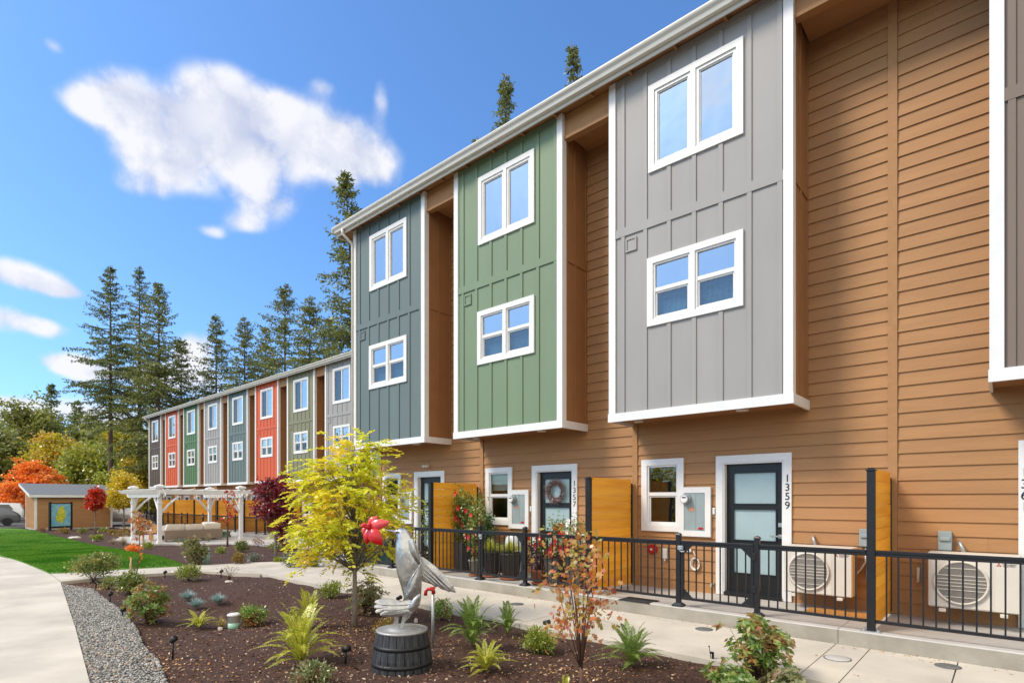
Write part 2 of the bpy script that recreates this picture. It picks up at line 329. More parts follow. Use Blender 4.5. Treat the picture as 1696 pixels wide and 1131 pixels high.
# broad path along the left edge of the garden, and the cross path to the walkway
left_edge = [(14,-.6),(4,.25),(-1,.62),g(149,1131),g(125,1040),g(100,963)]
surface('footpath', [left_edge + [(-14.9,-2.2),(14,-2.2)], [g(100,963),g(81,949),g(53,937),g(30,928),(-24,2.75),(-24,-2.2),(-14.92,-2.2)]] + strip_x(-50,-24.02,-2.2,2.72), MT['conc'])
surface('cross_path', [[g(102,962.5),g(243.8,950),g(327.7,945),g(431,950),(-12.9,5.79),(-14.01,5.79),(-14.01,7.4),(-14.9,7.38),g(430,930.5),g(308.5,936.7),g(190,943),g(100,948.7),g(83,949)]], MT['conc'])
surface('garden_patio', [[(-14.88,7.42),(-13.05,7.42),(-13.05,9.0),(-14.2,13.6),(-17,13.6),(-17,9.9),(-16.0,8.9)]] +
        [[(-17.02,10.2),(-17.02,13.6),(-22,13.6),(-22,10.5)],[(-22.02,10.5),(-22.02,13.6),(-26,13.6),(-26,10.4)],[(-26.02,10.4),(-26.02,13.6),(-31,13.6),(-31,8.1),(-29.3,8.15)],[(-31.02,8.1),(-31.02,13.6),(-38,13.6),(-38,9.2),(-34.6,8.1)]] + strip_x(-52,-38.02,11.9,13.6), MT['conc2'])
# lawn
lawn = [g(310,937.2),g(190,943.6),g(100,949.2),g(81,949.6),g(53,937.6),g(30,928.6),(-26,2.8),(-34,2.76),(-46,2.76),(-54,2.76),g(0,874.6),g(30,875),g(53,877.6),g(106,891),g(159,903.3),g(203,910),g(230,916.6),g(260,921)]
m_lawn = mat('lawn_turf', (.07,.18,.015), .9, col2=(.15,.30,.04), scale=1.2, stretch=(1,1,1), bump=.8, bscale=220)
def fan_fill(poly):
    return poly
surface('lawn', [lawn], m_lawn, z0=-.1, z1=.012)
# gravel strip
gravel = [g(101,963.5),g(107,966),g(153,972.7),g(181.5,994),g(208,1013),g(227,1037),g(236.6,1063.7),g(263,1090),g(280,1131),(-4.2,1.75),(-1.5,1.2),(0,.9),(-1,.66),g(149.3,1131),g(125.3,1040)]
m_grav = mat('gravel_fines', (.12,.115,.11), .95, var=.35, scale=60, bump=1, bscale=80)
surface('gravel_strip', [gravel], m_grav, z0=-.12, z1=-.028)
# parking area beyond the shed
surface('parking_lot', [[(-110,-30),(-56.6,-30),(-56.6,60),(-110,60)],[(-56.6,13.6),(-52.6,13.6),(-52.6,60),(-56.6,60)]], MT['asph'], z0=-.2, z1=-.03)

def in_poly(P, poly):
    x, y = P[:,0], P[:,1]; ins = np.zeros(len(P), bool); n = len(poly)
    for i in range(n):
        x1,y1 = poly[i][:2]; x2,y2 = poly[(i+1)%n][:2]
        c = ((y1>y)!=(y2>y)) & (x < (x2-x1)*(y-y1)/((y2-y1) if abs(y2-y1)>1e-12 else 1e-12)+x1); ins ^= c
    return ins
def rand_unit(n, r): v = r.normal(size=(n,3)); return v/np.linalg.norm(v,axis=1,keepdims=True)
def leafquads(P, Dv, L, W, r, Nv=None, mid=.45):
    """diamond leaves: base point P, direction Dv, length L, half width W"""
    n = len(P); L = np.broadcast_to(np.asarray(L,float).reshape(-1,1), (n,1)); W = np.broadcast_to(np.asarray(W,float).reshape(-1,1), (n,1))
    if Nv is None: Nv = rand_unit(n, r)
    S = np.cross(Dv, Nv); S /= np.linalg.norm(S,axis=1,keepdims=True)+1e-9
    V = np.stack([P, P+Dv*L*mid+S*W, P+Dv*L, P+Dv*L*mid-S*W], 1).reshape(-1,3)
    return V, np.arange(4*n).reshape(n,4)
def leafstars(P, Dv, L, r):
    """lobed maple leaf: one eight sided outline per leaf"""
    n = len(P); L = np.broadcast_to(np.asarray(L,float).reshape(-1,1),(n,1)); Nv = rand_unit(n,r); S = np.cross(Dv,Nv); S /= np.linalg.norm(S,axis=1,keepdims=True)+1e-9
    o = [(0,0),(.18,.42),(.42,.22),(.62,.50),(.68,.16),(1.0,0),(.68,-.16),(.62,-.50),(.42,-.22),(.18,-.42)]
    V = np.stack([P+Dv*L*a+S*L*b for a,b in o],1).reshape(-1,3); return V, np.arange(10*n).reshape(n,10)
def nrm(v): return v/(np.linalg.norm(v,axis=1,keepdims=True)+1e-9)

# loose mulch chips
r = np.random.default_rng(11)
n = 100000; d = 2.2*np.exp(r.random(n)*math.log(24/2.2)); a = -TH + r.uniform(-1.15,1.15,n)
P = np.stack([np.sin(a)*d, np.cos(a)*d, np.zeros(n)],1)
keep = (P[:,0]>-30)&(P[:,1]<13)&(P[:,1]>1.2)&~((P[:,1]>WY0-.01)&(P[:,0]>-14.2))&~in_poly(P,lawn)&~in_poly(P,gravel)
P = P[keep]; P[:,2] = mulch_z(P[:,0],P[:,1])+.004
dd = nrm(r.normal(size=(len(P),3))*[1,1,.35]); nv = nrm(r.normal(size=(len(P),3))*[.6,.6,1])
V, Fq = leafquads(P, dd, r.uniform(.014,.055,len(P)), r.uniform(.003,.010,len(P)), r, nv, .5)
MT['chips'] = leafmat('mulch_chip', [(.012,.006,.004),(.06,.027,.015),(.17,.08,.045),(.60,.45,.33)], trans=0, patch=(.085,.036,.02), pscale=.7, gloss=.03)
o = mesh_np('bark_chips', V, Fq, MT['chips']); o['kind']='stuff'; o['label']='dark brown bark chips covering the planting beds'; o['category']='mulch'
# gravel stones
def scatter_stones():
    r = np.random.default_rng(5); pts = []
    gx = [p[0] for p in gravel]; gy = [p[1] for p in gravel]
    P = np.stack([r.uniform(min(gx),max(gx),90000), r.uniform(min(gy),max(gy),90000)],1); P = P[in_poly(P,gravel)][:36000]
    n = len(P); s = r.uniform(.007,.018,n)
    base = np.array([(1,0,0),(0,1,0),(-1,0,0),(0,-1,0),(0,0,.6),(0,0,-.6)],float)
    V = base[None]*s[:,None,None]*r.uniform(.6,1.3,(n,6,1)); th = r.uniform(0,6.28,n); c,sn = np.cos(th)[:,None],np.sin(th)[:,None]
    X = V[:,:,0]*c-V[:,:,1]*sn; Y = V[:,:,0]*sn+V[:,:,1]*c
    V = np.stack([X+P[:,0:1], Y+P[:,1:2], V[:,:,2]-.024+r.uniform(0,.012,(n,1))],2).reshape(-1,3)
    T = np.array([(0,1,4),(1,2,4),(2,3,4),(3,0,4),(1,0,5),(2,1,5),(3,2,5),(0,3,5)]); F = (T[None]+6*np.arange(n)[:,None,None]).reshape(-1,3)
    o = mesh_np('gravel', V, F, leafmat('gravel_stone', [(.10,.10,.10),(.26,.255,.24),(.44,.43,.40),(.22,.195,.17),(.62,.60,.55)], trans=0, gloss=.02)); o['kind']='stuff'; o['label']='loose grey gravel beside the concrete path'; o['category']='gravel'
scatter_stones()
# lawn blades
r = np.random.default_rng(3); lx=[p[0] for p in lawn]; ly=[p[1] for p in lawn]
P = np.stack([-54+ (41)*r.random(420000)**.55, r.uniform(min(ly),max(ly),420000), np.zeros(420000)],1); P = P[in_poly(P,lawn)][:110000]
P[:,2] = np.array([hgt(x,y) for x,y in P[:,:2]])+.01
V, Fq = leafquads(P, nrm(r.normal(size=(len(P),3))*[.35,.35,.1]+[0,0,1]), r.uniform(.025,.05,len(P)), .006, r, None, .4)
o = mesh_np('grass_blades', V, Fq, leafmat('grass_blade', [(.06,.17,.015),(.11,.25,.025),(.19,.35,.05)], trans=.3, patch=(.03,.15,.012), pscale=.5, gloss=.0)); o['kind']='stuff'; o['label']='short bright green grass of the lawn'; o['category']='grass'
# fallen leaves: many small, past counting
r = np.random.default_rng(19); n = 3000
c1 = np.array(g(262,1095)); c2 = np.array(g(150,968)); c3 = np.array((-6.8,4.2)); c4 = np.array((-3.2,4.6)); c5=np.array(g(170,1080))
ctr = np.array([c1,c2,c3,c4,c5])[r.integers(0,5,n)]; spread = r.uniform(.3,1.9,(n,1))
P = np.concatenate([ctr + r.normal(size=(n,2))*spread*[1,.5], np.zeros((n,1))],1); P = P[(P[:,1]>1.0)&(P[:,1]<5.7)]
P = P[~in_poly(P,gravel)|(r.random(len(P))<.4)]; P[:,2] = np.maximum(mulch_z(P[:,0],P[:,1])+.012, np.where(in_poly(P,gravel),-.008,-9))
Q = np.stack([r.uniform(-13,2,260), 7.42-np.abs(r.normal(size=260))*.10, np.full(260,.004)],1); Q2 = np.stack([r.uniform(-13,1,50), r.uniform(5.85,7.4,50), np.full(50,.004)],1); P = np.concatenate([P,Q,Q2])
V, Fq = leafquads(P, nrm(r.normal(size=(len(P),3))*[1,1,.2]), r.uniform(.015,.036,len(P)), r.uniform(.005,.013,len(P)), r, nrm(r.normal(size=(len(P),3))*[.3,.3,1]), .5)
o = mesh_np('fallen_leaves', V, Fq, leafmat('fallen_leaf', [(.55,.30,.10),(.45,.18,.05),(.62,.45,.22),(.35,.12,.04)], trans=.1)); o['kind']='stuff'; o['label']='small tan and orange leaves fallen over mulch and gravel'; o['category']='fallen leaves'

# ------------------------------------------------------------------ townhouses
UW = 3.83; BAYW = 2.81; BY = -.80; DKZ = .18; TOPZ = 8.62
def cells(b, x0, x1, z0, z1, holes, y):
    xs = sorted({x0, x1, *[h[0] for h in holes], *[h[1] for h in holes]}); zs = sorted({z0, z1, *[h[2] for h in holes], *[h[3] for h in holes]})
    for i in range(len(xs)-1):
        for j in range(len(zs)-1):
            cx, cz = (xs[i]+xs[i+1])/2, (zs[j]+zs[j+1])/2
            if any(h[0] < cx < h[1] and h[2] < cz < h[3] for h in holes): continue
            b.add([(xs[i],y,zs[j]),(xs[i+1],y,zs[j]),(xs[i+1],y,zs[j+1]),(xs[i],y,zs[j+1])], [(0,1,2,3)])
def lap_siding(b, x0, x1, z0, z1, holes, y, exp=.178, y0_seed=0.0):
    """overlapping boards; every board leans out at its lower edge and throws a thin shadow line"""
    z = z0
    while z < z1-.001:
        zt = min(z+exp, z1); segs = [(x0, x1)]
        for h in holes:
            if h[2]-.05 < (z+zt)/2 < h[3]+.05:
                ns = []
                for a, c in segs:
                    if h[1] <= a or h[0] >= c: ns.append((a,c)); continue
                    if a < h[0]: ns.append((a,h[0]))
                    if c > h[1]: ns.append((h[1],c))
                segs = ns
        sr = random.Random(int(z*1000)+int(abs(y0_seed)*10)); cut = x0+(x1-x0)*sr.random(); ns = []
        for a, c in segs:
            if a+.25 < cut < c-.25 and sr.random() < .38: ns += [(a,cut-.0012),(cut+.0012,c)]
            else: ns.append((a,c))
        for a, c in ns:
            yo, yi = y-.021, y-.003
            b.add([(a,yo,z),(c,yo,z),(c,yi,zt),(a,yi,zt),(a,y+.006,z),(c,y+.006,z)], [(0,1,2,3),(4,5,1,0)])
        z = zt
def ring(b, x0, x1, z0, z1, w, ya, yb):   # rectangular frame in the facade plane
    b.box(x0,x1,ya,yb,z1-w,z1).box(x0,x1,ya,yb,z0,z0+w).box(x0,x0+w,ya,yb,z0+w,z1-w).box(x1-w,x1,ya,yb,z0+w,z1-w)
def room(x0, x1, z0, z1, y, parent, m, depth=.45, name='window_reveal'):
    b = MB(); b.add([(x0,y,z0),(x1,y,z0),(x1,y,z1),(x0,y,z1),(x0,y+depth,z0),(x1,y+depth,z0),(x1,y+depth,z1),(x0,y+depth,z1)], [(4,5,6,7),(0,1,5,4),(2,3,7,6),(1,2,6,5),(3,0,4,7)])
    return b.build(name, m, parent)
def window(parent, x0, x1, z0, z1, y, kind, fx, curtain=True):
    """kind: casement pair, hung pair, slider, single hung; frame > sash, pane, curtain"""
    X = lambda a, c: (min(fx(a),fx(c)), max(fx(a),fx(c)))
    x0, x1 = X(x0, x1); t = .10 if kind != 'single' else .105
    b = MB(); ring(b, x0, x1, z0, z1, t, y-.034, y+.002)
    ix0, ix1, iz0, iz1 = x0+t, x1-t, z0+t, z1-t
    mid = (ix0+ix1)/2
    lights = [(ix0, mid-.04), (mid+.04, ix1)] if kind in ('casement','hung') else [(ix0, ix1)]
    if kind in ('casement','hung'): b.box(mid-.04, mid+.04, y-.034, y+.002, iz0, iz1)
    f = b.build('window', MT['white'], parent)
    s = MB(); gl = MB(); gs = MB(); rm = []
    for a, c in lights:
        if kind == 'casement':
            ring(s, a, c, iz0, iz1, .045, y-.014, y+.05); ring(s, a+.045, c-.045, iz0+.045, iz1-.045, .018, y+.004, y+.05)
            q = (a+.06, c-.06, iz0+.06, iz1-.06); gl.add([(q[0],y+.022,q[2]),(q[1],y+.022,q[2]),(q[1],y+.022,q[3]),(q[0],y+.022,q[3])], [(0,1,2,3)])
        elif kind == 'slider':
            ring(s, a, c, iz0, iz1, .04, y-.010, y+.05); m_ = (a+c)/2; s.box(m_-.035, m_+.035, y-.006, y+.05, iz0+.04, iz1-.04)
            gs.add([(a+.04,y+.02,iz0+.04),(m_-.03,y+.02,iz0+.04),(m_-.03,y+.02,iz1-.04),(a+.04,y+.02,iz1-.04)], [(0,1,2,3)])
            gl.add([(m_+.03,y+.02,iz0+.04),(c-.04,y+.02,iz0+.04),(c-.04,y+.02,iz1-.04),(m_+.03,y+.02,iz1-.04)], [(0,1,2,3)])
        else:
            zm = (iz0+iz1)/2 + .02
            ring(s, a, c, iz0, iz1, .03, y-.012, y+.05); s.box(a+.03, c-.03, y-.006, y+.05, zm-.03, zm+.03)
            ring(s, a+.03, c-.03, iz0+.03, zm-.03, .025, y+.012, y+.05)
            gl.add([(a+.03,y+.018,zm+.03),(c-.03,y+.018,zm+.03),(c-.03,y+.018,iz1-.03),(a+.03,y+.018,iz1-.03)], [(0,1,2,3)])
            gs.add([(a+.05,y+.028,iz0+.05),(c-.05,y+.028,iz0+.05),(c-.05,y+.028,zm-.05),(a+.05,y+.028,zm-.05)], [(0,1,2,3)])
        room(a, c, iz0, iz1, y+.05, f, MT['room'] if kind == 'single' else MT['room_light'])
    s.build('sash', MT['white'], f)
    low = kind == 'single'
    if gl.v: gl.build('pane', MT['glasslow'] if low else MT['glass'], f)
    if gs.v: gs.build('screened_pane', MT['glasslow'] if low else MT['glassscreen'], f)
    if curtain:
        for a, c in lights:
            if kind == 'hung':
                cb = MB(); zc = (iz0+iz1)/2; k = 26
                v = [(a+(c-a)*i/k, y+.12+.015*math.sin(i*1.7+a*3), z_) for z_ in (iz0, zc) for i in range(k+1)]
                cb.add(v, [(i,i+1,k+2+i,k+1+i) for i in range(k)], True); cb.build('curtain', MT['curtain'], f)
            elif kind == 'slider':
                cb = MB(); cb.box(a, (a+c)/2-.03, y+.08, y+.085, iz0, iz1); cb.build('insect_screen', MT['screen'], f)
            elif kind == 'single' and curtain == 'blind':
                cb = MB(); z = iz0 + (iz1-iz0)*.62
                for i in range(3): cb.box(a, c, y+.10, y+.112, z+.11*i, z+.11*i+.105)
                cb.build('blind', MT['blind'], f)
    return f
def text(name, s, size, loc, m, parent, align='CENTER', rot=(math.radians(90),0,0), ext=.002, space=1.0):
    cu = bpy.data.curves.new(name, 'FONT'); cu.body = s; cu.size = size; cu.align_x = align; cu.align_y = 'CENTER'; cu.extrude = ext; cu.space_line = space
    o = bpy.data.objects.new(name, cu); C.objects.link(o); bpy.context.view_layer.update()
    me = bpy.data.meshes.new_from_object(o); bpy.data.objects.remove(o); me.materials.clear(); me.materials.append(m)
    o = bpy.data.objects.new(name, me); o.location = loc; o.rotation_euler = rot; return link(o, parent)

def townhouse(px, wy, dz, color, label, number=None, mirror=False, far=False, first=False, last=False, extras=False, group=None, blind=True):
    """origin: party line at the left, wall plane, walkway level"""
    root = thing('townhouse', label, 'townhouse', (px, wy, dz), 0, group)
    fx = (lambda x: UW-x) if mirror else (lambda x: x)
    def X(a, c): return min(fx(a),fx(c)), max(fx(a),fx(c))
    bx0, bx1 = X(-.015, BAYW-.015 if not mirror else BAYW)
    # --- wall
    dh = (*X(1.573, 2.48), .1, 2.274); wh = (*X(.245,.815), 1.25, 2.28); mh = None
    w = MB(); lap_siding(w, .055, UW-.055, DKZ-.02, TOPZ, [dh, wh], 0.0, y0_seed=px)
    w.box(0, UW, .012, .02, TOPZ, TOPZ+.1); cells(w, 0, UW, DKZ-.02, TOPZ, [dh, wh], .011)
    if first: w.box(0,.02,.02,9.6,-.1,TOPZ+.1)
    wall = w.build('wall', MT['siding'], root)
    # party-line boards, one on each edge of the unit
    b = MB()
    for a in ((0,.053),(UW-.053,UW)): b.box(a[0], a[1], -.034, .006, DKZ, TOPZ)
    b.build('party_board', MT['siding'], root)
    sx = X(BAYW+.03, BAYW+.09)
    # --- bay
    wins = [(.685, 2.165, 6.88, 8.26), (.665, 2.165, 4.44, 5.526)] if not far else [(.68,2.18,6.61,8.29), (.70,2.15,4.45,5.56)]
    holes = [(*X(a+.1, c-.1), d+.1, e-.1) for a,c,d,e in wins]
    b = MB(); cells(b, bx0, bx1, 3.10, TOPZ, holes, BY)
    zb0, zb1 = 6.02, 6.16
    b.box(bx0+.1, bx1-.1, BY-.022, BY-.001, zb0, zb1)
    hs_ = [(*X(a,c), d, e) for a,c,d,e in wins]
    for i in range(7):
        xc = fx(.22 + .405*i); spans = [(3.12, zb0), (zb1, TOPZ-.1)]
        for h in hs_:
            if h[0]-.02 < xc < h[1]+.02:
                ns = []
                for s0, s1 in spans:
                    if h[3] <= s0 or h[2] >= s1: ns.append((s0,s1)); continue
                    if s0 < h[2]: ns.append((s0,h[2]))
                    if s1 > h[3]: ns.append((h[3],s1))
                spans = ns
        for s0, s1 in spans: b.box(xc-.032, xc+.032, BY-.019, BY-.001, s0, s1)
    b.box(bx0+.1, bx1-.1, BY-.024, BY-.001, TOPZ-.1, TOPZ)
    # small square vent hood cover
    vx0, vx1 = X(.27, .47); ring(b, vx0, vx1, 5.74, 5.96, .028, BY-.024, BY-.001); b.box(vx0+.035, vx1-.035, BY-.012, BY-.001, 5.765, 5.935)
    bay = b.build('bay', MT[color], root)
    for xx, sg in ((bx0, -1), (bx1, 1)):
        s = MB(); a, c = (xx, xx+.01) if sg < 0 else (xx-.01, xx)
        s.box(a, c, BY+.002, -.002, 3.10, TOPZ)
        o_ = (xx-.016, xx) if sg < 0 else (xx, xx+.016)
        for ya, yb in ((BY+.10, BY+.16), (-.42,-.37), (-.06,-.02)): s.box(o_[0], o_[1], ya, yb, 3.12, TOPZ)
        s.box(o_[0]-.003 if sg<0 else o_[0], o_[1] if sg<0 else o_[1]+.003, BY+.162, -.022, zb0, zb1)
        s.build('bay_side', MT['siding_shade'], bay)
    t = MB()
    for xx, sg in ((bx0, 1), (bx1, -1)):
        t.box(xx-(.026 if sg>0 else .0), xx+(.026 if sg<0 else 0), BY-.030, BY+.098, 3.12, TOPZ-.002)
        t.box(xx, xx+sg*.098, BY-.030, BY-.001, 3.12, TOPZ-.002)
    t.build('corner_trim', MT['white'], bay)
    t = MB(); a, c = bx0-.035, bx1+.035
    t.box(a, c, BY-.042, BY-.010, 2.98, 3.118); t.box(a, a+.03, BY-.010, -.02, 2.98, 3.118); t.box(c-.03, c, BY-.010, -.02, 2.98, 3.118)
    t.build('bottom_trim', MT['white'], bay)
    t = MB(); t.box(a+.03, c-.03, BY-.01, -.02, 3.03, 3.06); t.build('bay_soffit', MT['siding_shade'], bay)
    t = MB(); lx_ = fx(2.0); t.lathe([(.085,3.012),(.095,3.018),(.095,3.03)], 20, lx_, -.39); t.build('soffit_light', MT['white'], bay)
    t = MB(); lx_ = fx(.38); t.cbox(lx_-.07, lx_+.07, -.62, -.54, 2.97, 3.03, .008); t.build('sensor_box', MT['cream'], bay)
    window(bay, *wins[0], BY, 'casement' if not far else 'slider', fx); window(bay, *wins[1], BY, 'hung', fx)
    # --- header across the gap between bays
    hx0, hx1 = X(BAYW+.015, UW-.02)
    t = MB(); t.box(hx0, hx1, BY+.05, BY+.09, 8.22, TOPZ); t.box(hx0, hx1, BY+.028, BY+.16, 8.17, 8.22); t.box(hx0, hx1, BY+.09, -.02, 8.30, 8.33)
    t.build('header_board', MT['siding'], root)
    # --- eave
    x0, x1 = (-.50 if first else 0), (UW+.5 if last else UW)
    e = MB(); e.box(x0, x1, -1.03, -1.005, 8.535, 8.72); fas = e.build('fascia', MT['cream'], root)
    e = MB(); e.prof_x([(-1.032,8.60),(-1.032,8.735),(-1.165,8.735),(-1.165,8.715),(-1.155,8.69),(-1.12,8.655),(-1.105,8.60)], x0, x1); e.build('gutter', MT['cream'], root)
    e = MB(); e.box(x0, x1, -1.004, .0, 8.64, 8.66)
    for i in range(5):
        xx = .38 + .77*i; e.box(xx, xx+.04, -1.0, BY-.03, 8.575, 8.64)
    e.build('eave_soffit', MT['siding_shade'], root)
    e = MB(); e.add([(x0,-1.09,8.735),(x1,-1.09,8.735),(x1,4.3,9.5),(x0,4.3,9.5),(x1,9.6,8.74),(x0,9.6,8.74),(x0,-1.09,8.72),(x1,-1.09,8.72)], [(0,1,2,3),(3,2,4,5),(6,7,1,0)]); e.build('roof', MT['roof'], root)
    if first:
        e = MB(); e.tube([(-.12,-1.09,8.60),(-.12,-1.09,8.50),(-.06,-.95,8.36),(-.05,-.86,8.30),(-.05,-.84,8.2),(-.05,-.84,.3)], .036, 8); e.build('downspout', MT['cream'], root)
        e = MB(); e.box(-.515,-.5,-1.165,-1.0,8.60,8.735); e.box(-.52,-.49,-1.0,3,8.54,8.73); e.build('rake_board', MT['cream'], root)
        e = MB(); e.box(-.49,-.02,-1.0,3,8.62,8.64); e.build('rake_soffit', MT['siding_shade'], root)
    # --- ground floor window, meter panel, door
    window(root, .14, .92, 1.147, 2.385, -.018, 'single', fx, curtain=('blind' if blind else False))
    a, c = X(.835, 1.383)
    t = MB(); ring(t, a, c, 1.083, 1.895, .095, -.060, -.018)
    mp_ = t.build('meter_panel_trim', MT['white'], root)
    t = MB(); t.box(a+.095, c-.095, -.05, -.02, 1.178, 1.80); md = (a+c)/2 + (.02 if not mirror else -.02); t.box(md-.004, md+.004, -.054, -.05, 1.178, 1.80); t.box(md+.02, c-.105, -.056, -.05, 1.19, 1.79); t.build('meter_cabinet', MT['meterbox'], mp_)
    t = MB(); mx_ = a+.14; t.disc_y(mx_, -.10, -.05, 1.70, .085, 24); t.disc_y(mx_, -.155, -.10, 1.70, .07, 24); mo = t.build('meter', MT['steel'], mp_)
    t = MB(); t.disc_y(mx_, -.160, -.155, 1.70, .058, 24); t.build('meter_dial', MT['white'], mp_)
    t = MB(); t.box(mx_-.03, mx_+.035, -.163, -.160, 1.715, 1.735); t.build('meter_display', MT['black'], mp_)
    t = MB(); t.box(md-.11, md-.03, -.056, -.054, 1.50, 1.56); t.build('warning_label', MT['orange'], mp_)
    t = MB(); t.box(md+.05, md+.13, -.059, -.0565, 1.20, 1.235); t.build('warning_label', MT['red'], mp_)
    # door
    a, c = X(1.463, 2.59); ztop = 2.384
    t = MB(); t.box(a, a+.11, -.045, -.012, DKZ, ztop-.11); t.box(c-.11, c, -.045, -.012, DKZ, ztop-.11); t.box(a, c, -.045, -.012, ztop-.11, ztop)
    t.box(a+.11, a+.135, -.03, .12, DKZ, ztop-.11); t.box(c-.135, c-.11, -.03, .12, DKZ, ztop-.11); t.box(a+.135, c-.135, -.03, .12, ztop-.135, ztop-.11)
    t.build('door_trim', MT['white'], root)
    a += .135; c -= .135; y = .07; z0, z1 = .24, ztop-.137
    d = MB(); l = .135 * .8; cuts = [(z0, .53), (.945,1.01), (1.47,1.535), (2.05, z1)]
    lites = [(.53,.97),(1.05,1.54),(1.62,2.11)]
    d.box(a, a+l, y, y+.045, z0, z1); d.box(c-l, c, y, y+.045, z0, z1)
    zs = [z0] + [q for li in lites for q in li] + [z1]
    for i in range(0, len(zs), 2): d.box(a+l, c-l, y, y+.045, zs[i], zs[i+1])
    for l0, l1 in lites: ring(d, a+l-.012, c-l+.012, l0-.012, l1+.012, .02, y-.010, y)
    door = d.build('door', MT['door'], root)
    t = MB()
    for l0, l1 in lites: t.box(a+l, c-l, y+.018, y+.026, l0, l1)
    t.build('door_glass', MT['frost'], door)
    t = MB(); hx = (c-.05) if not mirror else (a+.05); sg = -1 if not mirror else 1
    t.cbox(hx-.032, hx+.032, y-.012, y, 1.27, 1.34, .005); t.cbox(hx-.03, hx+.03, y-.012, y, 1.10, 1.165, .005); t.disc_y(hx, y-.05, y-.012, 1.135, .012, 12); t.cbox(min(hx,hx+sg*.13), max(hx,hx+sg*.13), y-.06, y-.045, 1.122, 1.148, .004)
    t.build('door_handle', MT['nickel'], door)
    t = MB(); t.box(a-.0, c+.0, -.06, .11, DKZ+.002, .235); t.build('threshold', MT['black'], door)
    if number:
        xx = fx(2.535); zt = 2.06
        text('address_number', '\n'.join(number), .155, (xx, -.048, 1.80), MT['black'], root, space=.86)
    t = MB(); xx = fx(1.425); t.cbox(xx-.018, xx+.018, -.04, -.014, 1.45, 1.56, .006); t.build('doorbell', MT['white'], root)
    if extras:
        t = MB(); xx = fx(.35); t.disc_y(xx, -.06, -.016, .83, .085, 28); t.disc_y(xx, -.085, -.06, .83, .06, 28); be = t.build('alarm_bell', MT['red'], root)
        t = MB(); t.disc_y(xx, -.092, -.085, .83, .018, 16); t.build('bell_cap', MT['white'], be)
        t = MB(); xx = fx(.58); t.cbox(xx-.045, xx+.045, -.06, -.014, .68, .86, .006); t.box(xx-.012,xx+.012,-.05,-.02,.64,.68); t.build('outlet_box', MT['cream'], root)
        t = MB(); xx = fx(1.0); t.cbox(xx-.08, xx+.05, -.05, -.014, .82, .87, .006); t.build('cable_box', MT['white'], root)
        t = MB(); xx = fx(1.12)
        for k in range(3):
            rr = .085+.008*k; t.tube([(xx+rr*.75*math.cos(q), -.03-.012*k, .63+rr*math.sin(q)) for q in np.linspace(0, 6.3, 20)], .008, 6)
        t.tube([(xx-.04,-.03,.84),(xx,-.04,.78),(xx+.02,-.03,.72)], .006, 6); t.build('cable_coil', MT['white'], root)
        t = MB(); xx = fx(1.41); t.tube([(xx,-.01,.33),(xx,-.07,.33),(xx,-.08,.28)], .022, 8); t.build('drain_pipe_end', MT['cream'], root)
    t = MB(); xx = fx(3.55); t.tube([(xx,-.01,.80),(xx,-.05,.80),(xx,-.055,.70),(xx,-.055,.62)], .018, 8); t.build('drain_pipe_end', MT['cream'], root)
    return root

